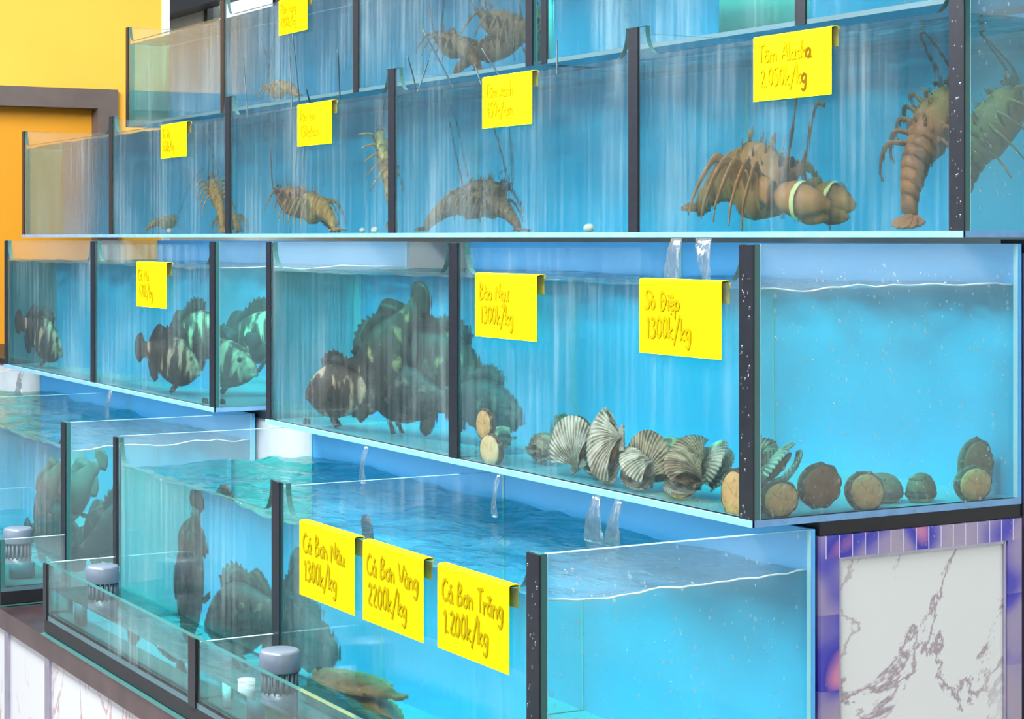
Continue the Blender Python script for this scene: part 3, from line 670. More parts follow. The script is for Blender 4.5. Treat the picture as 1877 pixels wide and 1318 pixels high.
def fish(loc, L, yaw, pitch, label, sk='grouper', fn='grouper_fin', group='groupers in the middle tanks', cat='fish', bend=0.0, deep=1.0, roll=0.0, name='grouper', spiky=True):
    t = empty(name, loc); t.rotation_euler = (Matrix.Rotation(yaw, 3, 'Z') @ Matrix.Rotation(-pitch, 3, 'Y') @ Matrix.Rotation(roll, 3, 'X')).to_euler()
    tag(t, label, cat, group)
    def X(s): return (.5-s)*L
    def ybend(s): return bend*L*(s-.4)**2*(1 if s > .4 else 0)
    m = MB(); rg = []
    for s, hh, hw in SEC:
        top = hh*1.05*L*deep; bot = hh*.95*L*deep; r = []
        for k in range(20):
            a = 2*PI*k/20; c, s_ = math.cos(a), math.sin(a)
            zz = (top if s_ > 0 else bot)*s_ ; yy = hw*L*math.copysign(abs(c)**.85, c)
            r.append((X(s), yy+ybend(s), zz-.01*L*(1-s)))
        rg.append(r)
    m.rings(rg); 
    # lower jaw and gill cover ridge
    m.ball((X(.035), 0, -.035*L*deep), .05*L, 12, 8, 0, (1, .7, .45))
    body = m.build('body', M[sk], t)
    def side(s, up): 
        for (a, b) in zip(SEC[:-1], SEC[1:]):
            if a[0] <= s <= b[0]:
                f = (s-a[0])/(b[0]-a[0]); return (a[1]+(b[1]-a[1])*f)*L*deep*(1.05 if up else -.95)
        return 0
    # dorsal fin: spiny front, soft rounded rear
    o = []; ns = 13
    for k in range(ns+1):
        s = .22+.36*k/ns; hgt = (.055+.03*math.sin(PI*k/ns))*L*(1.25 if (k % 2 == 0 and spiky) else .75); o.append((X(s), side(s, True)+hgt))
    for k in range(1, 7):
        s = .58+.26*k/6; o.append((X(s), side(s, True)+(.10*math.sin(PI*min(1, k/6*.9+.1)))*L+.004))
    base = [(X(s), side(s, True)-.02*L) for s in (.84, .74, .64, .54, .44, .34, .24)]
    m = MB(); plate(m, o+base, ybend(.5), .008*L); m.build('dorsal_fin', M[fn], t)
    m = MB(); o = [(X(.66), side(.66, False)+.02*L), (X(.64), side(.64, False)-.05*L), (X(.70), side(.7, False)-.11*L), (X(.78), side(.78, False)-.10*L), (X(.83), side(.83, False)-.03*L), (X(.84), side(.84, False)+.02*L)]
    plate(m, o, ybend(.74), .008*L); m.build('anal_fin', M[fn], t)
    m = MB(); o = [(X(.90), .055*L*deep)]+[(X(.90)-.05*L-(.13*L)*math.cos(a), .125*L*math.sin(a)) for a in [PI/2-.12-k*(PI-.24)/10 for k in range(11)]]+[(X(.90), -.055*L*deep)]
    plate(m, o, ybend(1.0), .008*L); m.build('tail_fin', M[fn], t)
    for sg in (-1, 1):
        m = MB(); o = [(0, .02*L), (-.06*L, .055*L), (-.13*L, .05*L), (-.155*L, .0), (-.13*L, -.055*L), (-.06*L, -.055*L), (0, -.02*L)]
        plate(m, o, 0, .006*L); f = m.build('pectoral_fin', M[fn], t); f.location = (X(.30), sg*.092*L, -.03*L); f.rotation_euler = (0, .25, -sg*.5)
        m = MB(); o = [(0, .01*L), (-.04*L, -.01*L), (-.11*L, -.09*L), (-.06*L, -.10*L), (.0, -.04*L)]
        plate(m, o, 0, .005*L); f = m.build('pelvic_fin', M[fn], t); f.location = (X(.33), sg*.05*L, -.16*L*deep); f.rotation_euler = (sg*.3, 0, 0)
        m = MB(); m.ball((X(.13), sg*.068*L, .065*L*deep), .020*L, 12, 8); m.build('eye', M['eye'], t)
    hm = home(Vector(loc))
    if hm: settle(t, *hm)
    return t
R = math.radians
def W(x, y, tier, dep): return wetY(x, y, Yt[tier], dep)
# middle left tank: striped groupers
fish(W(66, 642, 3, .14), .42, R(36), R(-14), 'striped grouper with tail up, alone in the far compartment of the middle left tank')
fish(W(300, 676, 3, .12), .40, R(32), R(-8), 'dark striped grouper low beside the black strip, overlapping a paler grouper')
fish(W(345, 622, 3, .26), .42, R(26), R(10), 'pale blotched grouper swimming above the dark striped grouper, tail rounded')
# middle right tank: the cluster
fish(W(625, 728, 3, .11), .36, R(180+26), R(-4), 'brown and cream blotched grouper facing the far end, front of the cluster')
fish(W(702, 612, 3, .20), .44, R(180+14), R(-42), 'olive dark grouper diving with its tail near the water surface', 'grouper_dark', deep=1.08)
fish(W(742, 742, 3, .24), .42, R(180+10), R(4), 'dark slate grouper at the bottom of the cluster behind the blotched one', 'slate_fish')
fish(W(795, 660, 3, .30), .42, R(30), R(-16), 'grey brown grouper high in the cluster against the black strip', 'grouper_dark')
fish(W(935, 752, 3, .32), .34, R(14), R(-6), 'dark grouper behind the two abalones under the Bào Ngư card', 'slate_fish')
# low left tank
fish(W(84, 888, 4, .10), .31, R(180+24), R(-40), 'grey brown fish diving in the low left tank above the drain cap', 'grey_fish', 'grey_fish', 'fish in the low tanks', name='reef_fish', spiky=False, deep=.95)
fish(W(92, 1000, 4, .22), .42, R(20), R(6), 'dark slate fish at the bottom of the low left tank', 'slate_fish', 'slate_fish', 'fish in the low tanks', name='reef_fish', deep=1.1)
pz = wetX(178, 965, -5.331, .12); fish(pz, .34, R(95), R(32), 'dark fish resting head up against the end glass of the low left tank', 'slate_fish', 'slate_fish', 'fish in the low tanks', name='reef_fish', deep=1.1)
# low right tank
fish(W(345, 1040, 4, .12), .36, R(190), R(-80), 'slim grey fish hanging nose down in the low right tank', 'slate_fish', 'slate_fish', 'fish in the low tanks', name='reef_fish', deep=1.05, spiky=False)
fish(W(445, 1150, 4, .16), .44, R(180+12), R(-12), 'broad dark fish resting on the bottom left of the black divider strip', 'slate_fish', 'slate_fish', 'fish in the low tanks', name='reef_fish', deep=1.0)
fish(W(548, 1090, 4, .24), .36, R(175), R(-60), 'dark fish nose down behind the Cá Bơn Nâu card', 'slate_fish', 'slate_fish', 'fish in the low tanks', name='reef_fish', deep=.8)
fish(W(560, 1215, 4, .34), .34, R(0), R(4), 'dark fish lying on the bottom behind the grey drain cap', 'slate_fish', 'slate_fish', 'fish in the low tanks', name='reef_fish')

# flatfish piled on the bottom of the low right tank
def flounder(loc, L, yaw, tilt, label, roll=0):
    t = empty('flounder', loc, (roll, tilt, yaw)); tag(t, label, 'flatfish', 'flatfish piled on the tank bottom')
    def wid(s): return L*.27*(math.sin(PI*min(1, s*1.02))**.62)*(1-.25*s)+.004
    m = MB(); rg = []
    for i in range(15):
        s = .01+.90*i/14; w_ = wid(s)*.82; h_ = .035*L*math.sin(PI*min(.98, s))**.5+.003
        rg.append([((.5-s)*L, w_*math.cos(2*PI*k/18), h_*math.sin(2*PI*k/18)) for k in range(18)])
    m.rings(rg); m.build('body', M['flounder'], t)
    m = MB()
    for sg in (-1, 1):
        o = [((.5-s)*L, sg*wid(s)*.78) for s in [.1+.075*i for i in range(10)]]; q = [((.5-s)*L, sg*(wid(s)*1.02+.006*(i % 2))) for i, s in enumerate([.1+.075*i for i in range(10)])]
        vs = [(x, y, z) for x, y in o+q for z in (-.002, .002)]; 
        for i in range(9):
            a, b, c, d = 2*i, 2*i+2, 20+2*i+2, 20+2*i
            m.add([vs[a], vs[b], vs[c], vs[d], vs[a+1], vs[b+1], vs[c+1], vs[d+1]], [(0, 1, 2, 3), (4, 7, 6, 5), (0, 4, 5, 1), (2, 6, 7, 3), (0, 3, 7, 4), (1, 5, 6, 2)], 0)
    m.build('fringe_fin', M['flounder'], t)
    m = MB(); m.prism([(-.40*L, -.03*L), (-.40*L, .03*L), (-.55*L, .075*L), (-.58*L, 0), (-.55*L, -.075*L)], 'z', -.003, .003); m.build('tail_fin', M['flounder'], t)
    for sg in (0, 1):
        m = MB(); m.ball((.40*L, .02*L+sg*.035*L, .030*L), .011*L+.001, 10, 6); m.build('eye', M['eye'], t)
    return t
zb4 = EYE-1.0+T
xf = W(600, 1275, 4, .10).x
flounder((xf, 1.601+.15, zb4+.030), .40, R(170), 0, 'flatfish at the bottom of the pile by the drain cap')
flounder((xf+.14, 1.601+.16, zb4+.060), .38, R(150), R(-2), 'orange brown flatfish lying across the middle of the pile', R(4))
flounder((xf+.06, 1.601+.155, zb4+.088), .40, R(178), R(4), 'orange brown flatfish on top of the pile, edge against the glass', R(-5))
flounder((xf+.48, 1.601+.18, zb4+.020), .36, R(160), 0, 'flatfish lying alone on the bottom below the Cá Bơn Vàng card')
# ------------------------------------------------------------------ lobsters
def rough(mb_obj, amt, sc, seed=0):
    for v in mb_obj.data.vertices:
        d = noise.noise(v.co*sc+Vector((seed, 0, 0))); v.co += v.normal*d*amt
def arc(points, n=10):
    """smooth path through control points (Catmull-Rom)"""
    P = [Vector(p) for p in points]; P = [P[0]*2-P[1]]+P+[P[-1]*2-P[-2]]; out = []
    for i in range(1, len(P)-2):
        for k in range(n):
            t = k/n; a, b, c, d = P[i-1], P[i], P[i+1], P[i+2]
            out.append(.5*((2*b)+(c-a)*t+(2*a-5*b+4*c-d)*t*t+(3*b-a-3*c+d)*t**3))
    out.append(P[-2]); return out
def lobster(loc, L, yaw, label, group, sk='lobster', pitch=0.0, ant=((.9, .35, .5), (.5, -.4, .8)), antL=.42, claws=False, seed=1, fat=(1, 1.15, 1.25)):
    t = empty('lobster' if claws else 'spiny_lobster', loc)
    t.rotation_euler = (Matrix.Rotation(yaw, 3, 'Z') @ Matrix.Rotation(-pitch, 3, 'Y')).to_euler()
    tag(t, label, 'lobster', group); t.scale = fat
    rnd = random.Random(seed)
    # carapace
    m = MB(); rg = []
    pr = [(.50, .012, .010), (.47, .05, .040), (.40, .075, .062), (.30, .092, .078), (.18, .098, .085), (.06, .090, .080), (.01, .070, .066)]
    for x, w_, h_ in pr: rg.append([(x*L, w_*L*math.cos(2*PI*k/20), (h_*math.sin(2*PI*k/20)+.03)*L) for k in range(20)])
    m.rings(rg)
    for k in range(26):       # short spines
        a = rnd.uniform(.15, PI-.15); x = rnd.uniform(.05, .46); w_ = .09; p = Vector((x*L, w_*L*math.cos(a), (.078*math.sin(a)+.03)*L))
        d = Vector((.5, math.cos(a), math.sin(a))).normalized(); m.tube([p, p+d*.022*L, p+d*.038*L], [.008*L, .005*L, .0008*L], 6)
    body = m.build('carapace', M[sk], t, weld=False); rough(body, .012*L, 22/L*.3, seed)
    # abdomen, curled slightly down
    x, z, ang = .02, .035, 0.0
    for k in range(6):
        w_ = .078-.007*k; ln = .075
        m = MB(); rg = []
        for q, sc in ((0, .92), (.35, 1.05), (.8, 1.0), (1.08, .86)):
            cx, cz = x-ln*q*math.cos(ang), z-ln*q*math.sin(ang)
            rg.append([((cx+h*math.sin(ang)*-0)*L, w_*sc*L*math.cos(2*PI*j/18), (cz+w_*.8*sc*math.sin(2*PI*j/18))*L) for j in range(18) for h in (0,)])
        m.rings(rg); m.build('tail_segment', M[sk], t)
        x -= ln*math.cos(ang); z -= ln*math.sin(ang); ang += .07
    m = MB()
    for j, a in enumerate((-.8, -.4, 0, .4, .8)):
        o = [(0, -.012), (.05, -.035), (.11, -.035), (.13, 0), (.11, .035), (.05, .035), (0, .012)]
        ca, sa = math.cos(a), math.sin(a)
        pts = [((x-.0-(u*ca-v*sa)*1.0)*L, (u*sa+v*ca)*L) for u, v in o]
        m.prism([(px, py) for px, py in pts], 'z', (z-.012-.004*abs(j-2))*L, (z-.004-.004*abs(j-2))*L)
    m.build('tail_fan', M[sk], t)
    # walking legs
    for sg in (-1, 1):
        for k in range(5):
            bx_ = (.34-.07*k)*L; fw = (.16-.08*k)*L; sp = (.20+.02*rnd.random())*L
            pts = [(bx_, sg*.07*L, .015*L), (bx_+fw*.5, sg*(.07*L+sp*.45), .075*L), (bx_+fw*.9, sg*(.07*L+sp*.9), .0), (bx_+fw*1.1, sg*(.07*L+sp), -.055*L)]
            m = MB(); pa = arc(pts, 5); m.tube(pa, [.015*L*(1-.72*i/(len(pa)-1)) for i in range(len(pa))], 7); m.build('leg', M[sk], t)
        m = MB(); m.ball((.47*L, sg*.035*L, .085*L), .013*L, 10, 6); m.build('eye', M['eye'], t)
    # antennae: thick jointed base then a long whip
    for sg, d in zip((-1, 1), ant):
        d = Vector(d).normalized(); b0 = Vector((.48*L, sg*.03*L, .05*L)); b1 = b0+Vector((.07*L, sg*.02*L, .03*L))+d*.03*L
        pts = [b0, b1, b1+d*antL*.45+Vector((0, 0, .02)), b1+d*antL+Vector((0, 0, -.05*antL))]
        m = MB(); pa = arc(pts, 8); n_ = len(pa); m.tube(pa, [max(.0020, (.020*L if i < 6 else .013*L)*(1-i/n_)**.9) for i in range(n_)], 7)
        m.build('antenna', M['antenna'] if not claws else M['lobster_red'], t)
    if claws:
        for sg in (-1, 1):
            m = MB(); pa = arc([(.36*L, sg*.07*L, .0), (.50*L, sg*.17*L, .03*L), (.60*L, sg*.15*L, .02*L)], 5); m.tube(pa, [.022*L+.010*L*i/len(pa) for i in range(len(pa))], 10)
            arm = m.build('claw_arm', M['claw'], t)
            m = MB(); rg = []
            for q, w_, h_ in ((0, .026, .018), (.07, .050, .030), (.17, .066, .038), (.27, .058, .034), (.37, .036, .024), (.47, .008, .008)):
                rg.append([((.58+q)*L, (sg*.13+w_*math.cos(2*PI*j/16)-sg*q*.12)*L, (.02+h_*math.sin(2*PI*j/16))*L) for j in range(16)])
            m.rings(rg); cl = m.build('claw', M['claw'], arm)
            m = MB(); rg = []
            for q, w_ in ((0, .022), (.08, .026), (.18, .018), (.26, .004)):
                rg.append([((.76+q)*L, (sg*.065+w_*math.cos(2*PI*j/10))*L, (-.005+w_*math.sin(2*PI*j/10))*L) for j in range(10)])
            m.rings(rg); m.build('finger', M['claw'], arm)
            m = MB(); rg = []
            for q in (0, .035):
                rg.append([((.80+q)*L, (sg*.105+.072*math.cos(2*PI*j/20)-sg*q*.12)*L, (.018+.042*math.sin(2*PI*j/20))*L) for j in range(20)])
            m.rings(rg, cap=False); m.build('band', M['band'], arm)
    hm = home(Vector(loc))
    if hm: settle(t, *hm)
    return t
z2 = EYE+T+.022
def LB(x, y, tier, dep, *a, **k):
    p = W(x, y, tier, dep); return lobster(p, *a, **k)
GLb = 'spiny lobsters in the upper tanks'
LB(393, 392, 2, .13, .38, R(150), 'golden lobster under the smallest price card, long feeler reaching up to it', GLb, pitch=R(22), ant=((.7, .1, .9), (.9, -.25, .0)), seed=2, antL=.40)
LB(290, 412, 2, .28, .26, R(60), 'small pale brown lobster beside the white pebble, near the far divider', GLb, 'lobster', seed=3, ant=((.3, .5, .7), (.6, -.4, .6)), antL=.25)
LB(458, 408, 2, .20, .34, R(150), 'golden lobster against the black strip, left of the brown cluster', GLb, seed=4, ant=((.3, .5, 1), (.6, -.4, .8)), antL=.35)
LB(535, 402, 2, .12, .40, R(200), 'reddish brown lobster at the front of the cluster with crossed feelers', GLb, 'lobster_red', seed=5, pitch=R(10), ant=((.25, .1, 1), (.6, -.25, .9)), antL=.36, fat=(1, 1.3, 1.5))
LB(580, 398, 2, .18, .42, R(165), 'golden brown lobster behind the reddish one in the cluster', GLb, 'lobster', seed=6, pitch=R(4), ant=((-.4, .1, 1), (-.9, .3, .9)), antL=.36, fat=(1, 1.3, 1.5))
LB(703, 372, 2, .20, .32, R(170), 'pale golden lobster climbing the divider beside the brown strip', GLb, 'lobster', pitch=R(62), seed=7, ant=((.5, .2, .6), (.8, -.3, .3)), antL=.2)
LB(780, 402, 2, .20, .42, R(20), 'brown grey lobster low in the compartment of the Tôm xanh card', GLb, 'lobster_dark', seed=8, pitch=R(6), ant=((-.5, -.2, 1), (-.2, .3, 1)), antL=.30, fat=(1, 1.3, 1.5))
LB(860, 400, 2, .15, .36, R(170), 'brown grey lobster under the Tôm xanh card, its long feeler slanting up left', GLb, 'lobster_dark', seed=9, pitch=R(8), ant=((.8, .0, .75), (.2, .2, .5)), antL=.42)
LB(1258, 380, 2, .15, .385, R(-8), 'large amber brown clawed lobster with pale green bands, below the Tôm Alaska card', 'clawed lobsters in the upper tank', 'claw', pitch=R(-8), claws=True, seed=11, ant=((.3, .1, .9), (.5, -.1, .3)), antL=.10, fat=(1, 1.6, 2.7))
LB(1695, 350, 2, .20, .30, R(80), 'large brown lobster standing against the right corner of the upper tank', 'clawed lobsters in the upper tank', 'lobster_red', pitch=R(50), claws=False, seed=12, ant=((.1, .1, .9), (.3, -.1, .6)), antL=.05, fat=(1, 1.8, 2.1))
# topmost tanks
lobster(W(515, 168, 1, .12), .34, R(170), 'golden spiny lobster alone below the topmost price card', GLb, 'lobster', seed=14, ant=((.5, .1, .9), (-.3, -.2, .9)), antL=.22)
lobster(W(835, 108, 1, .14), .42, R(165), 'dark lobster with a raised feeler loop in the topmost tank', GLb, 'lobster_dark', pitch=R(12), seed=15, ant=((-.2, 0, .9), (.5, .1, .9)), antL=.26)
lobster(W(885, 112, 1, .20), .42, R(10), 'dark lobster facing right behind the looped feeler in the topmost tank', GLb, 'lobster_dark', pitch=R(6), seed=16, ant=((-.3, .2, .8), (.2, .1, .3)), antL=.24)
lobster(W(945, 102, 1, .16), .48, R(190), 'large dark lobster against the right end of the topmost left tank', GLb, 'lobster_dark', pitch=R(14), seed=17, ant=((.3, .1, .5), (.5, .1, .3)), antL=.2)

# ------------------------------------------------------------------ pebbles, rubber plugs
def blob(name, loc, r, sq, m_, label, cat, group=None, seed=0, amt=.25):
    m = MB(); m.ball((0, 0, 0), r, 16, 10, 0, sq); o = m.build(name, m_); o.location = loc
    for v in o.data.vertices: v.co *= 1+amt*noise.noise(v.co*(1.2/r)+Vector((seed, 3, 1)))
    return tag(o, label, cat, group)
M['white_shell'] = simple('chalky white shell', srgb(235, 232, 215), .6, var=.1, scale=60)
for (x, y, r, lab) in ((306, 425, .018, 'small white pebble under the smallest price card'), (1075, 419, .017, 'small cream pebble left of the clawed lobster tank strip'),
                       (660, 425, .014, 'tiny white pebble right of the brown lobster cluster'), (683, 424, .016, 'small pale pebble at the foot of the brown strip')):
    p = W(x, y, 2, .05); p.z = EYE+T+r*.62
    blob('pebble', p, r, (1.2, 1, .62), M['white_shell'], lab, 'pebble', 'white pebbles on the upper tank floor', seed=x)
for (x, y, ti, lab) in ((557, 779, 3, 'black rubber plug at the near left foot of the blotched grouper'), (371, 742, 3, 'black rubber plug in the corner of the middle left tank')):
    p = W(x, y, ti, .06); zf = Zt[ti][0]+T
    m = MB(); m.rings([[(p.x+r*math.cos(2*PI*k/20), p.y+r*math.sin(2*PI*k/20), zf+z) for k in range(20)] for r, z in ((.018, .0005), (.018, .010), (.012, .015))])
    tag(m.build('rubber_plug', M['black']), lab, 'plug', 'black plugs on the tank floors')

# ------------------------------------------------------------------ abalones
M['foot'] = skin('tan abalone foot', srgb(150, 116, 74), srgb(206, 172, 112), srgb(232, 204, 150), 60, 0, .5, .6, .25)
M['foot_brown'] = skin('brown abalone foot', srgb(92, 66, 46), srgb(134, 98, 66), srgb(170, 132, 92), 60, 0, .5, .6, .25)
M['foot_pale'] = skin('cream abalone foot', srgb(186, 166, 116), srgb(220, 206, 158), srgb(238, 228, 190), 50, 0, .5, .6, .25)
M['mantle'] = skin('dark frilled mantle', srgb(38, 34, 32), srgb(84, 76, 66), srgb(170, 158, 136), 90, 0, .5, .55, .6)
M['abalone_shell'] = skin('mossy abalone shell', srgb(70, 64, 50), srgb(120, 104, 78), srgb(160, 176, 160), 40, 0, .5, .6, .8)
def abalone(loc, a, b, facing, label, foot='foot', roll=0.0):
    """Flat foot pressed against the pane that FACING ('x': end pane, 'y': front pane) names, shell dome behind."""
    t = empty('abalone', loc); tag(t, label, 'abalone', 'abalones on the glass')
    # local: foot lies in the xz plane, its normal -y
    rot = Matrix.Rotation(roll, 3, 'Y')
    if facing == 'x': rot = Matrix.Rotation(PI/2, 3, 'Z') @ rot
    if facing == 'floor': rot = Matrix.Rotation(PI/2, 3, 'X')
    t.rotation_euler = rot.to_euler()
    g = 36
    def ring(s, y, wob=0): return [((1+wob*math.sin(9*2*PI*k/g)+wob*.6*math.sin(17*2*PI*k/g+1))*s*a*math.cos(2*PI*k/g), y, (1+wob*math.sin(9*2*PI*k/g))*s*b*math.sin(2*PI*k/g)) for k in range(g)]
    m = MB(); m.rings([ring(.4, 0), ring(.84, .0005), ring(.90, .004), ring(.86, .012)]); f = m.build('foot', M[foot], t)
    m = MB(); m.rings([ring(.86, .004), ring(1.0, .006, .035), ring(1.06, .012, .05), ring(.98, .018)]); m.build('mantle', M['mantle'], t)
    m = MB(); m.rings([ring(1.02, .014), ring(1.04, .020), ring(.92, .032), ring(.66, .044), ring(.3, .050), ring(.05, .051)])
    for k in range(6):
        an = .5+k*.33; m.ball((.7*a*math.cos(an), .040, .7*b*math.sin(an)), .0045, 8, 6)
    m.build('shell', M['abalone_shell'], t, weld=False)
    return t
XE = X0-T-.004
def AX(x, y): return wetX(x, y, X0-.001, .012) - Vector((.004, 0, 0))
def AY(x, y): return wetY(x, y, Yt[3], .012) + Vector((0, .004, 0))
abalone(AX(1438, 917), .040, .032, 'x', 'tan abalone stuck to the end glass, first beside the black corner strip')
abalone(AX(1513, 892), .045, .039, 'x', 'darkest brown abalone on the end glass, between two tan ones', 'foot_brown')
abalone(AX(1596, 903), .042, .035, 'x', 'tan abalone on the end glass, right of the brown one', roll=.3)
abalone(AX(1795, 889), .042, .033, 'x', 'tan abalone alone on the end glass near the far right edge')
abalone(AY(1337, 907), .042, .045, 'y', 'orange tan abalone on the front glass beside the corner strip, below the scallops', roll=.2)
abalone(AY(889, 826), .046, .036, 'y', 'cream abalone lowest on the front glass beside the divider strip', 'foot_pale')
abalone(AY(877, 779)+Vector((.0, .003, .0)), .036, .034, 'y', 'orange tan abalone just above the cream one beside the divider strip', roll=-.3)
p = wetY(1024, 797, Yt[3], .50); abalone(p, .05, .045, 'y', 'dark abalone seen from its shell side near the back panel', 'foot_brown')
p = AX(1822, 860); p.x -= .05; p.z = Zt[3][0]+T+.058; abalone(p, .04, .05, 'x', 'mossy abalone standing behind the far right tan one', 'foot_brown')
p = AX(1665, 920); p.x -= .10; p.z = Zt[3][0]+T+.003; abalone(p, .05, .04, 'floor', 'mossy abalone lying flat on the floor, right of the third tan one')
p = AX(1715, 905); p.x -= .05; p.z = Zt[3][0]+T+.003; abalone(p, .035, .03, 'floor', 'small mossy abalone lying on the floor before the last tan one')

# ------------------------------------------------------------------ scallops
def fan(name, lo, hi, rimc):
    m, n, l, out = mat(name); b = N(n, 'ShaderNodeBsdfPrincipled'); b.inputs['Roughness'].default_value = .5
    t = N(n, 'ShaderNodeTexCoord'); sp = N(n, 'ShaderNodeSeparateXYZ'); l.new(t.outputs['Object'], sp.inputs[0])
    at = N(n, 'ShaderNodeMath', operation='ARCTAN2'); l.new(sp.outputs['Y'], at.inputs[0]); l.new(sp.outputs['X'], at.inputs[1])
    mu = N(n, 'ShaderNodeMath', operation='MULTIPLY'); mu.inputs[1].default_value = 56; l.new(at.outputs[0], mu.inputs[0])
    cs = N(n, 'ShaderNodeMath', operation='COSINE'); l.new(mu.outputs[0], cs.inputs[0])
    ns = N(n, 'ShaderNodeTexNoise'); ns.inputs['Scale'].default_value = 30; ns.inputs['Detail'].default_value = 4; l.new(t.outputs['Object'], ns.inputs[0])
    ma = N(n, 'ShaderNodeMath', operation='MULTIPLY_ADD'); ma.inputs[1].default_value = .16; l.new(cs.outputs[0], ma.inputs[0]); l.new(ns.outputs[0], ma.inputs[2])
    r = ramp(n, [(.32, lo), (.55, hi), (.72, rimc)]); l.new(ma.outputs[0], r.inputs[0]); l.new(r.outputs[0], b.inputs['Base Color'])
    u = N(n, 'ShaderNodeBump'); u.inputs['Strength'].default_value = .6; u.inputs['Distance'].default_value = .003; l.new(cs.outputs[0], u.inputs['Height']); l.new(u.outputs[0], b.inputs['Normal'])
    l.new(b.outputs[0], out.inputs[0]); return m
M['scallop'] = fan('cream ribbed scallop shell', srgb(120, 112, 92), srgb(214, 208, 184), srgb(246, 242, 228))
M['scallop_brown'] = fan('brown ribbed scallop shell', srgb(88, 72, 56), srgb(160, 140, 108), srgb(214, 196, 160))
M['mussel'] = skin('orange brown scallop mantle', srgb(120, 74, 40), srgb(176, 120, 74), srgb(222, 180, 130), 60, 0, .5, .6, .6)
def valve(mb, r, dome, sgn, th=.003):
    """Fan shell: hinge at the origin, opening along +x, domed to sgn*z, ribbed."""
    nu, nv = 8, 100
    def f(u, v, o):
        a = (v-.5)*R(250)*(1-.28*(1-u)); rr = r*u*(1-.12*abs(2*v-1)**3)
        rib = r*.022*math.cos(v*20*2*PI)*u
        x = rr*math.cos(a*.5)*1.12-.0; y = rr*math.sin(a*.5)*1.02
        z = dome*math.sin(PI*min(1, u*.96+.02))**.8*(.55+.45*math.cos(a*.5))
        return (x, y, sgn*(z+rib+o))
    for o in (0, th):
        mb.grid(lambda u, v, o=o: f(u, v, o), nu, nv)
    vs = []; k = nv+1
    rim = [f(1, j/nv, 0) for j in range(k)]+[f(1, j/nv, th) for j in range(k)]
    mb.add(rim, [(j, j+1, k+j+1, k+j) for j in range(nv)])
def scallop(loc, r, rot, gape, label, sk='scallop'):
    e = (Matrix.Rotation(R(rot[0]), 3, 'Z') @ Matrix.Rotation(-R(rot[2]), 3, 'X') @ Matrix.Rotation(-R(rot[1]), 3, 'Y') @ Matrix.Rotation(R(90), 3, 'X')).to_euler(); t = empty('scallop', Vector(loc)-e.to_matrix() @ Vector((r*.5, 0, 0)), e); tag(t, label, 'scallop', 'scallops piled below the Sò Điệp card')
    m = MB(); valve(m, r, r*.20, 1); a = m.build('upper_shell', M[sk], t, recalc=False); a.rotation_euler = (0, -R(gape), 0)
    m = MB(); valve(m, r, r*.24, -1); b = m.build('lower_shell', M['scallop'], t, recalc=False)
    m = MB(); m.ball((r*.55, 0, r*.02), r*.42, 20, 10, 0, (1, 1.05, .22)); c = m.build('mantle', M['mussel'], t); rough(c, .006, 60); c.rotation_euler = (0, -R(gape*.5), 0)
    m = MB(); m.prism([(-.004, -.28*r), (.12*r, -.24*r), (.12*r, .24*r), (-.004, .28*r)], 'z', -.003, .003); m.build('hinge', M[sk], t)
    hm = home(Vector(loc))
    if hm: settle(t, *hm)
    return t
zf = Zt[3][0]+T
def SP(x, y, dep, h=None):
    p = W(x, y, 3, dep)
    if h is not None: p.z = zf+h
    return p
# rot: turn about the vertical, direction the fan points in the plane of the glass, lean backwards
scallop(SP(1045, 842, .09), .098, (10, 118, 8), 12, 'ribbed cream scallop standing on edge at the left of the pile')
scallop(SP(1108, 840, .06), .105, (-6, 205, 24), 10, 'large white scallop facing the glass with open frilled rim', 'scallop')
scallop(SP(1155, 870, .05), .095, (8, 208, 64), 14, 'greenish cream scallop tilted below the large white one', 'scallop')
scallop(SP(1192, 848, .12), .090, (20, 70, 30), 22, 'orange tan scallop behind the tilted one, mantle showing', 'scallop_brown')
scallop(SP(1238, 898, .06, .034), .092, (0, 184, 78), 26, 'gaping scallop with orange brown mantle, lowest at the front of the pile', 'scallop_brown')
scallop(SP(1262, 860, .15, .060), .088, (10, 165, 60), 18, 'dark rimmed scallop behind the gaping one', 'scallop_brown')
scallop(SP(1305, 868, .20, .055), .085, (-20, 40, 50), 12, 'pale scallop farthest right, behind the orange tan abalone', 'scallop')
scallop(SP(1225, 856, .24, .05), .082, (30, 20, 60), 12, 'tan scallop at the back of the pile, half hidden', 'scallop_brown')
scallop(SP(1100, 878, .16, .03), .088, (0, 190, 80), 12, 'brown scallop lying flat under the large white one', 'scallop_brown')
scallop(SP(985, 838, .22, .03), .080, (20, 30, 75), 10, 'tan scallop lying apart, left of the pile', 'scallop_brown')
scallop(SP(935, 848, .30, .03), .080, (-8, 200, 80), 8, 'brown scallop lying flat behind the cream abalone', 'scallop_brown')

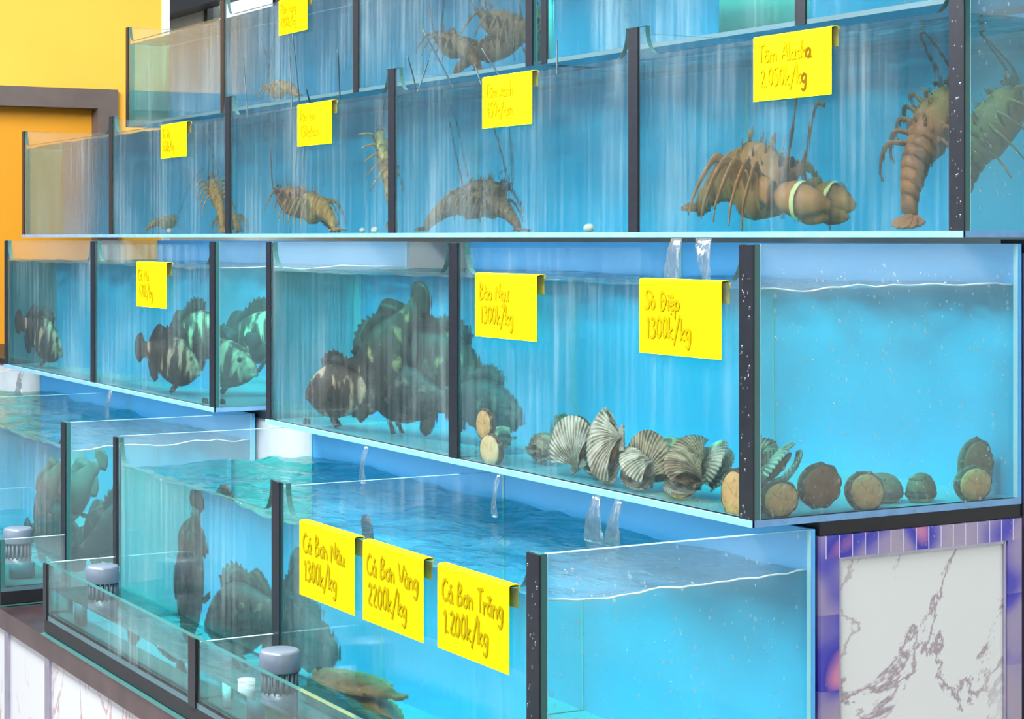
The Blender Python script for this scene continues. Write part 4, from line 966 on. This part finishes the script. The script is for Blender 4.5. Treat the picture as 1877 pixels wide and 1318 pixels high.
# ------------------------------------------------------------------ falling water and droplets
def wet():
    m, n, l, out = mat('falling water'); tr = N(n, 'ShaderNodeBsdfTransparent'); gl = N(n, 'ShaderNodeBsdfGlossy'); gl.inputs['Roughness'].default_value = .08
    df = N(n, 'ShaderNodeBsdfTranslucent'); df.inputs[0].default_value = (.9, .96, 1, 1)
    lw = N(n, 'ShaderNodeLayerWeight'); lw.inputs[0].default_value = .35
    c = coords(n, l, (60, 60, 14)); t = N(n, 'ShaderNodeTexNoise'); t.inputs['Scale'].default_value = 1; l.new(c.outputs[0], t.inputs[0])
    b = N(n, 'ShaderNodeBump'); b.inputs['Strength'].default_value = .8; b.inputs['Distance'].default_value = .006; l.new(t.outputs[0], b.inputs['Height']); l.new(b.outputs[0], gl.inputs['Normal']); l.new(b.outputs[0], lw.inputs['Normal'])
    m1 = N(n, 'ShaderNodeMixShader'); l.new(lw.outputs['Facing'], m1.inputs[0]); l.new(tr.outputs[0], m1.inputs[1]); l.new(gl.outputs[0], m1.inputs[2])
    m2 = N(n, 'ShaderNodeMixShader'); m2.inputs[0].default_value = .07; l.new(m1.outputs[0], m2.inputs[1]); l.new(df.outputs[0], m2.inputs[2])
    l.new(m2.outputs[0], out.inputs[0]); return m
M['wet'] = wet()
def stream(x, ytop, Yp, ztop, zbot, w0, w1, label, lean=0.0):
    p = onY(x, ytop, Yp); m = MB(); rg = []
    for k in range(15):
        f = k/14; z = ztop+(zbot-ztop)*f; w_ = (w0+(w1-w0)*f)*(1+.25*noise.noise(Vector((x, f*5, 0)))); th = .0035+.002*math.sin(f*9)
        cx = p.x+lean*f+.006*noise.noise(Vector((x*.3, f*3, 2))); cy_ = Yp-.012*math.sin(min(1, f*1.5)*PI/2)
        rg.append([(cx+w_*math.cos(2*PI*j/14), cy_+th*math.sin(2*PI*j/14), z) for j in range(14)])
    m.rings(rg); o = m.build('falling_water', M['wet']); tag(o, label, 'water stream', 'streams falling between the tiers', 'stuff'); return o
z3b = Zt[3][0]-.001; w4 = Zt[4][1]-.078
stream(1095, 900, 2.018, z3b, w4, .014, .040, 'wide clear stream falling below the scallops', .01)
stream(1135, 905, 2.018, z3b, w4, .012, .030, 'second clear stream falling below the scallops', -.005)
stream(915, 870, 2.018, z3b, w4, .006, .010, 'thin stream falling below the cream abalone')
stream(672, 815, 2.018, z3b, w4, .008, .014, 'thin stream falling below the cluster of groupers')
stream(203, 720, 2.018, z3b, w4, .016, .013, 'thin stream falling left of the dark striped grouper')
stream(40, 690, 2.018, z3b, w4, .02, .05, 'broad stream falling at the far end of the low left tank')
z2b = Zt[2][0]-.002; w3 = Zt[3][1]-.078
stream(1240, 440, 2.30, z2b, w3, .02, .03, 'stream splashing into the middle tank above the Sò Điệp card')
stream(1290, 440, 2.28, z2b, w3, .03, .012, 'second splashing stream above the Sò Điệp card', .03)
def droplets(name, pts, label):
    m = MB()
    for p, r, ax in pts:
        sq = (.45, 1, 1.15) if ax == 'x' else (1, .45, 1.15); m.ball(p, r, 8, 6, 0, sq)
    o = m.build(name, M['wet'], weld=False); return tag(o, label, 'droplets', None, 'stuff')
rd = random.Random(5)
def rdrop(): return .0014+.0024*rd.random()**3
droplets('water_droplets', [((X0+.0004, rd.uniform(2.06, 2.62), EYE-.5+.45*rd.random()**1.0), rdrop(), 'x') for _ in range(420)], 'fine droplets on the end glass of the abalone tank')
droplets('water_droplets', [((X0+.0004, 1.62+.5*rd.random()**1.4, EYE-1.0+.48*rd.random()), rdrop(), 'x') for _ in range(320)], 'fine droplets on the end glass of the low right tank')
droplets('water_droplets', [((X0+.0004, rd.uniform(2.53, 2.70), EYE+.02+.46*rd.random()), rdrop(), 'x') for _ in range(120)], 'fine droplets on the end glass of the upper tank')
pts = []
for (Y, z0, z1) in ((Yt[2], EYE, EYE+.48), (Yt[3], EYE-.5, EYE-.02), (Yt[4], EYE-1, EYE-.53)):
    for _ in range(40): pts.append(((X0-rd.uniform(.004, .036), Y-.0045, rd.uniform(z0, z1)), rdrop()*.9, 'y'))
droplets('water_droplets', pts, 'droplets on the black corner strips')
pts = []
for _ in range(60): pts.append(((X0+.0065, rd.uniform(2.17, 2.63), rd.choice([rd.uniform(ZC-.04, ZC), rd.uniform(ZC-.5, ZC)])), rdrop()*.8, 'x'))
droplets('water_droplets', [p for p in pts if p[0][2] > ZC-.04 or p[0][1] < 2.205], 'tiny droplets on the steel frame with painted lavender reflections')
# ------------------------------------------------------------------ outside the back windows
M['facade'] = simple('white rendered facade', srgb(232, 236, 236), .8, var=.08, scale=2)
M['leaf'] = simple('green leaves', srgb(70, 110, 52), .5, var=.35, scale=6)
M['bark'] = simple('brown bark', srgb(96, 80, 62), .8, var=.2, scale=20)
o = MB().box(-26, -2, 7.2, 7.4, 0, 5.2).build('building', M['facade']); tag(o, 'white building facade outside the back windows', 'building')
def tree(x, y, z, r, label, seed):
    t = empty('tree', (x, y, 0)); tag(t, label, 'tree', None); q = random.Random(seed); m = MB()
    for _ in range(900):
        d = Vector((q.gauss(0, 1), q.gauss(0, 1), q.gauss(0, 1))).normalized()*r*q.random()**.4; c = Vector((0, 0, z))+d
        a = Vector((q.gauss(0, 1), q.gauss(0, 1), q.gauss(0, 1))).normalized(); b = a.cross(Vector((.3, .2, 1))).normalized(); s_ = .045+.04*q.random()
        m.add([c-a*s_, c+b*s_*.45, c+a*s_, c-b*s_*.45], [(0, 1, 2, 3)])
    m.build('crown', M['leaf'], t, recalc=False, weld=False)
    m = MB(); m.tube([(0, 0, 0), (.04, .02, z*.5), (0, 0, z)], [.07, .055, .03], 10); m.build('trunk', M['bark'], t)
tree(-11.0, 6.3, 3.35, .75, 'leafy green tree glimpsed through the narrow gap between the topmost tanks', 3)
tree(-9.3, 6.3, 2.45, .42, 'small leafy tree outside, behind the topmost right tank', 4)
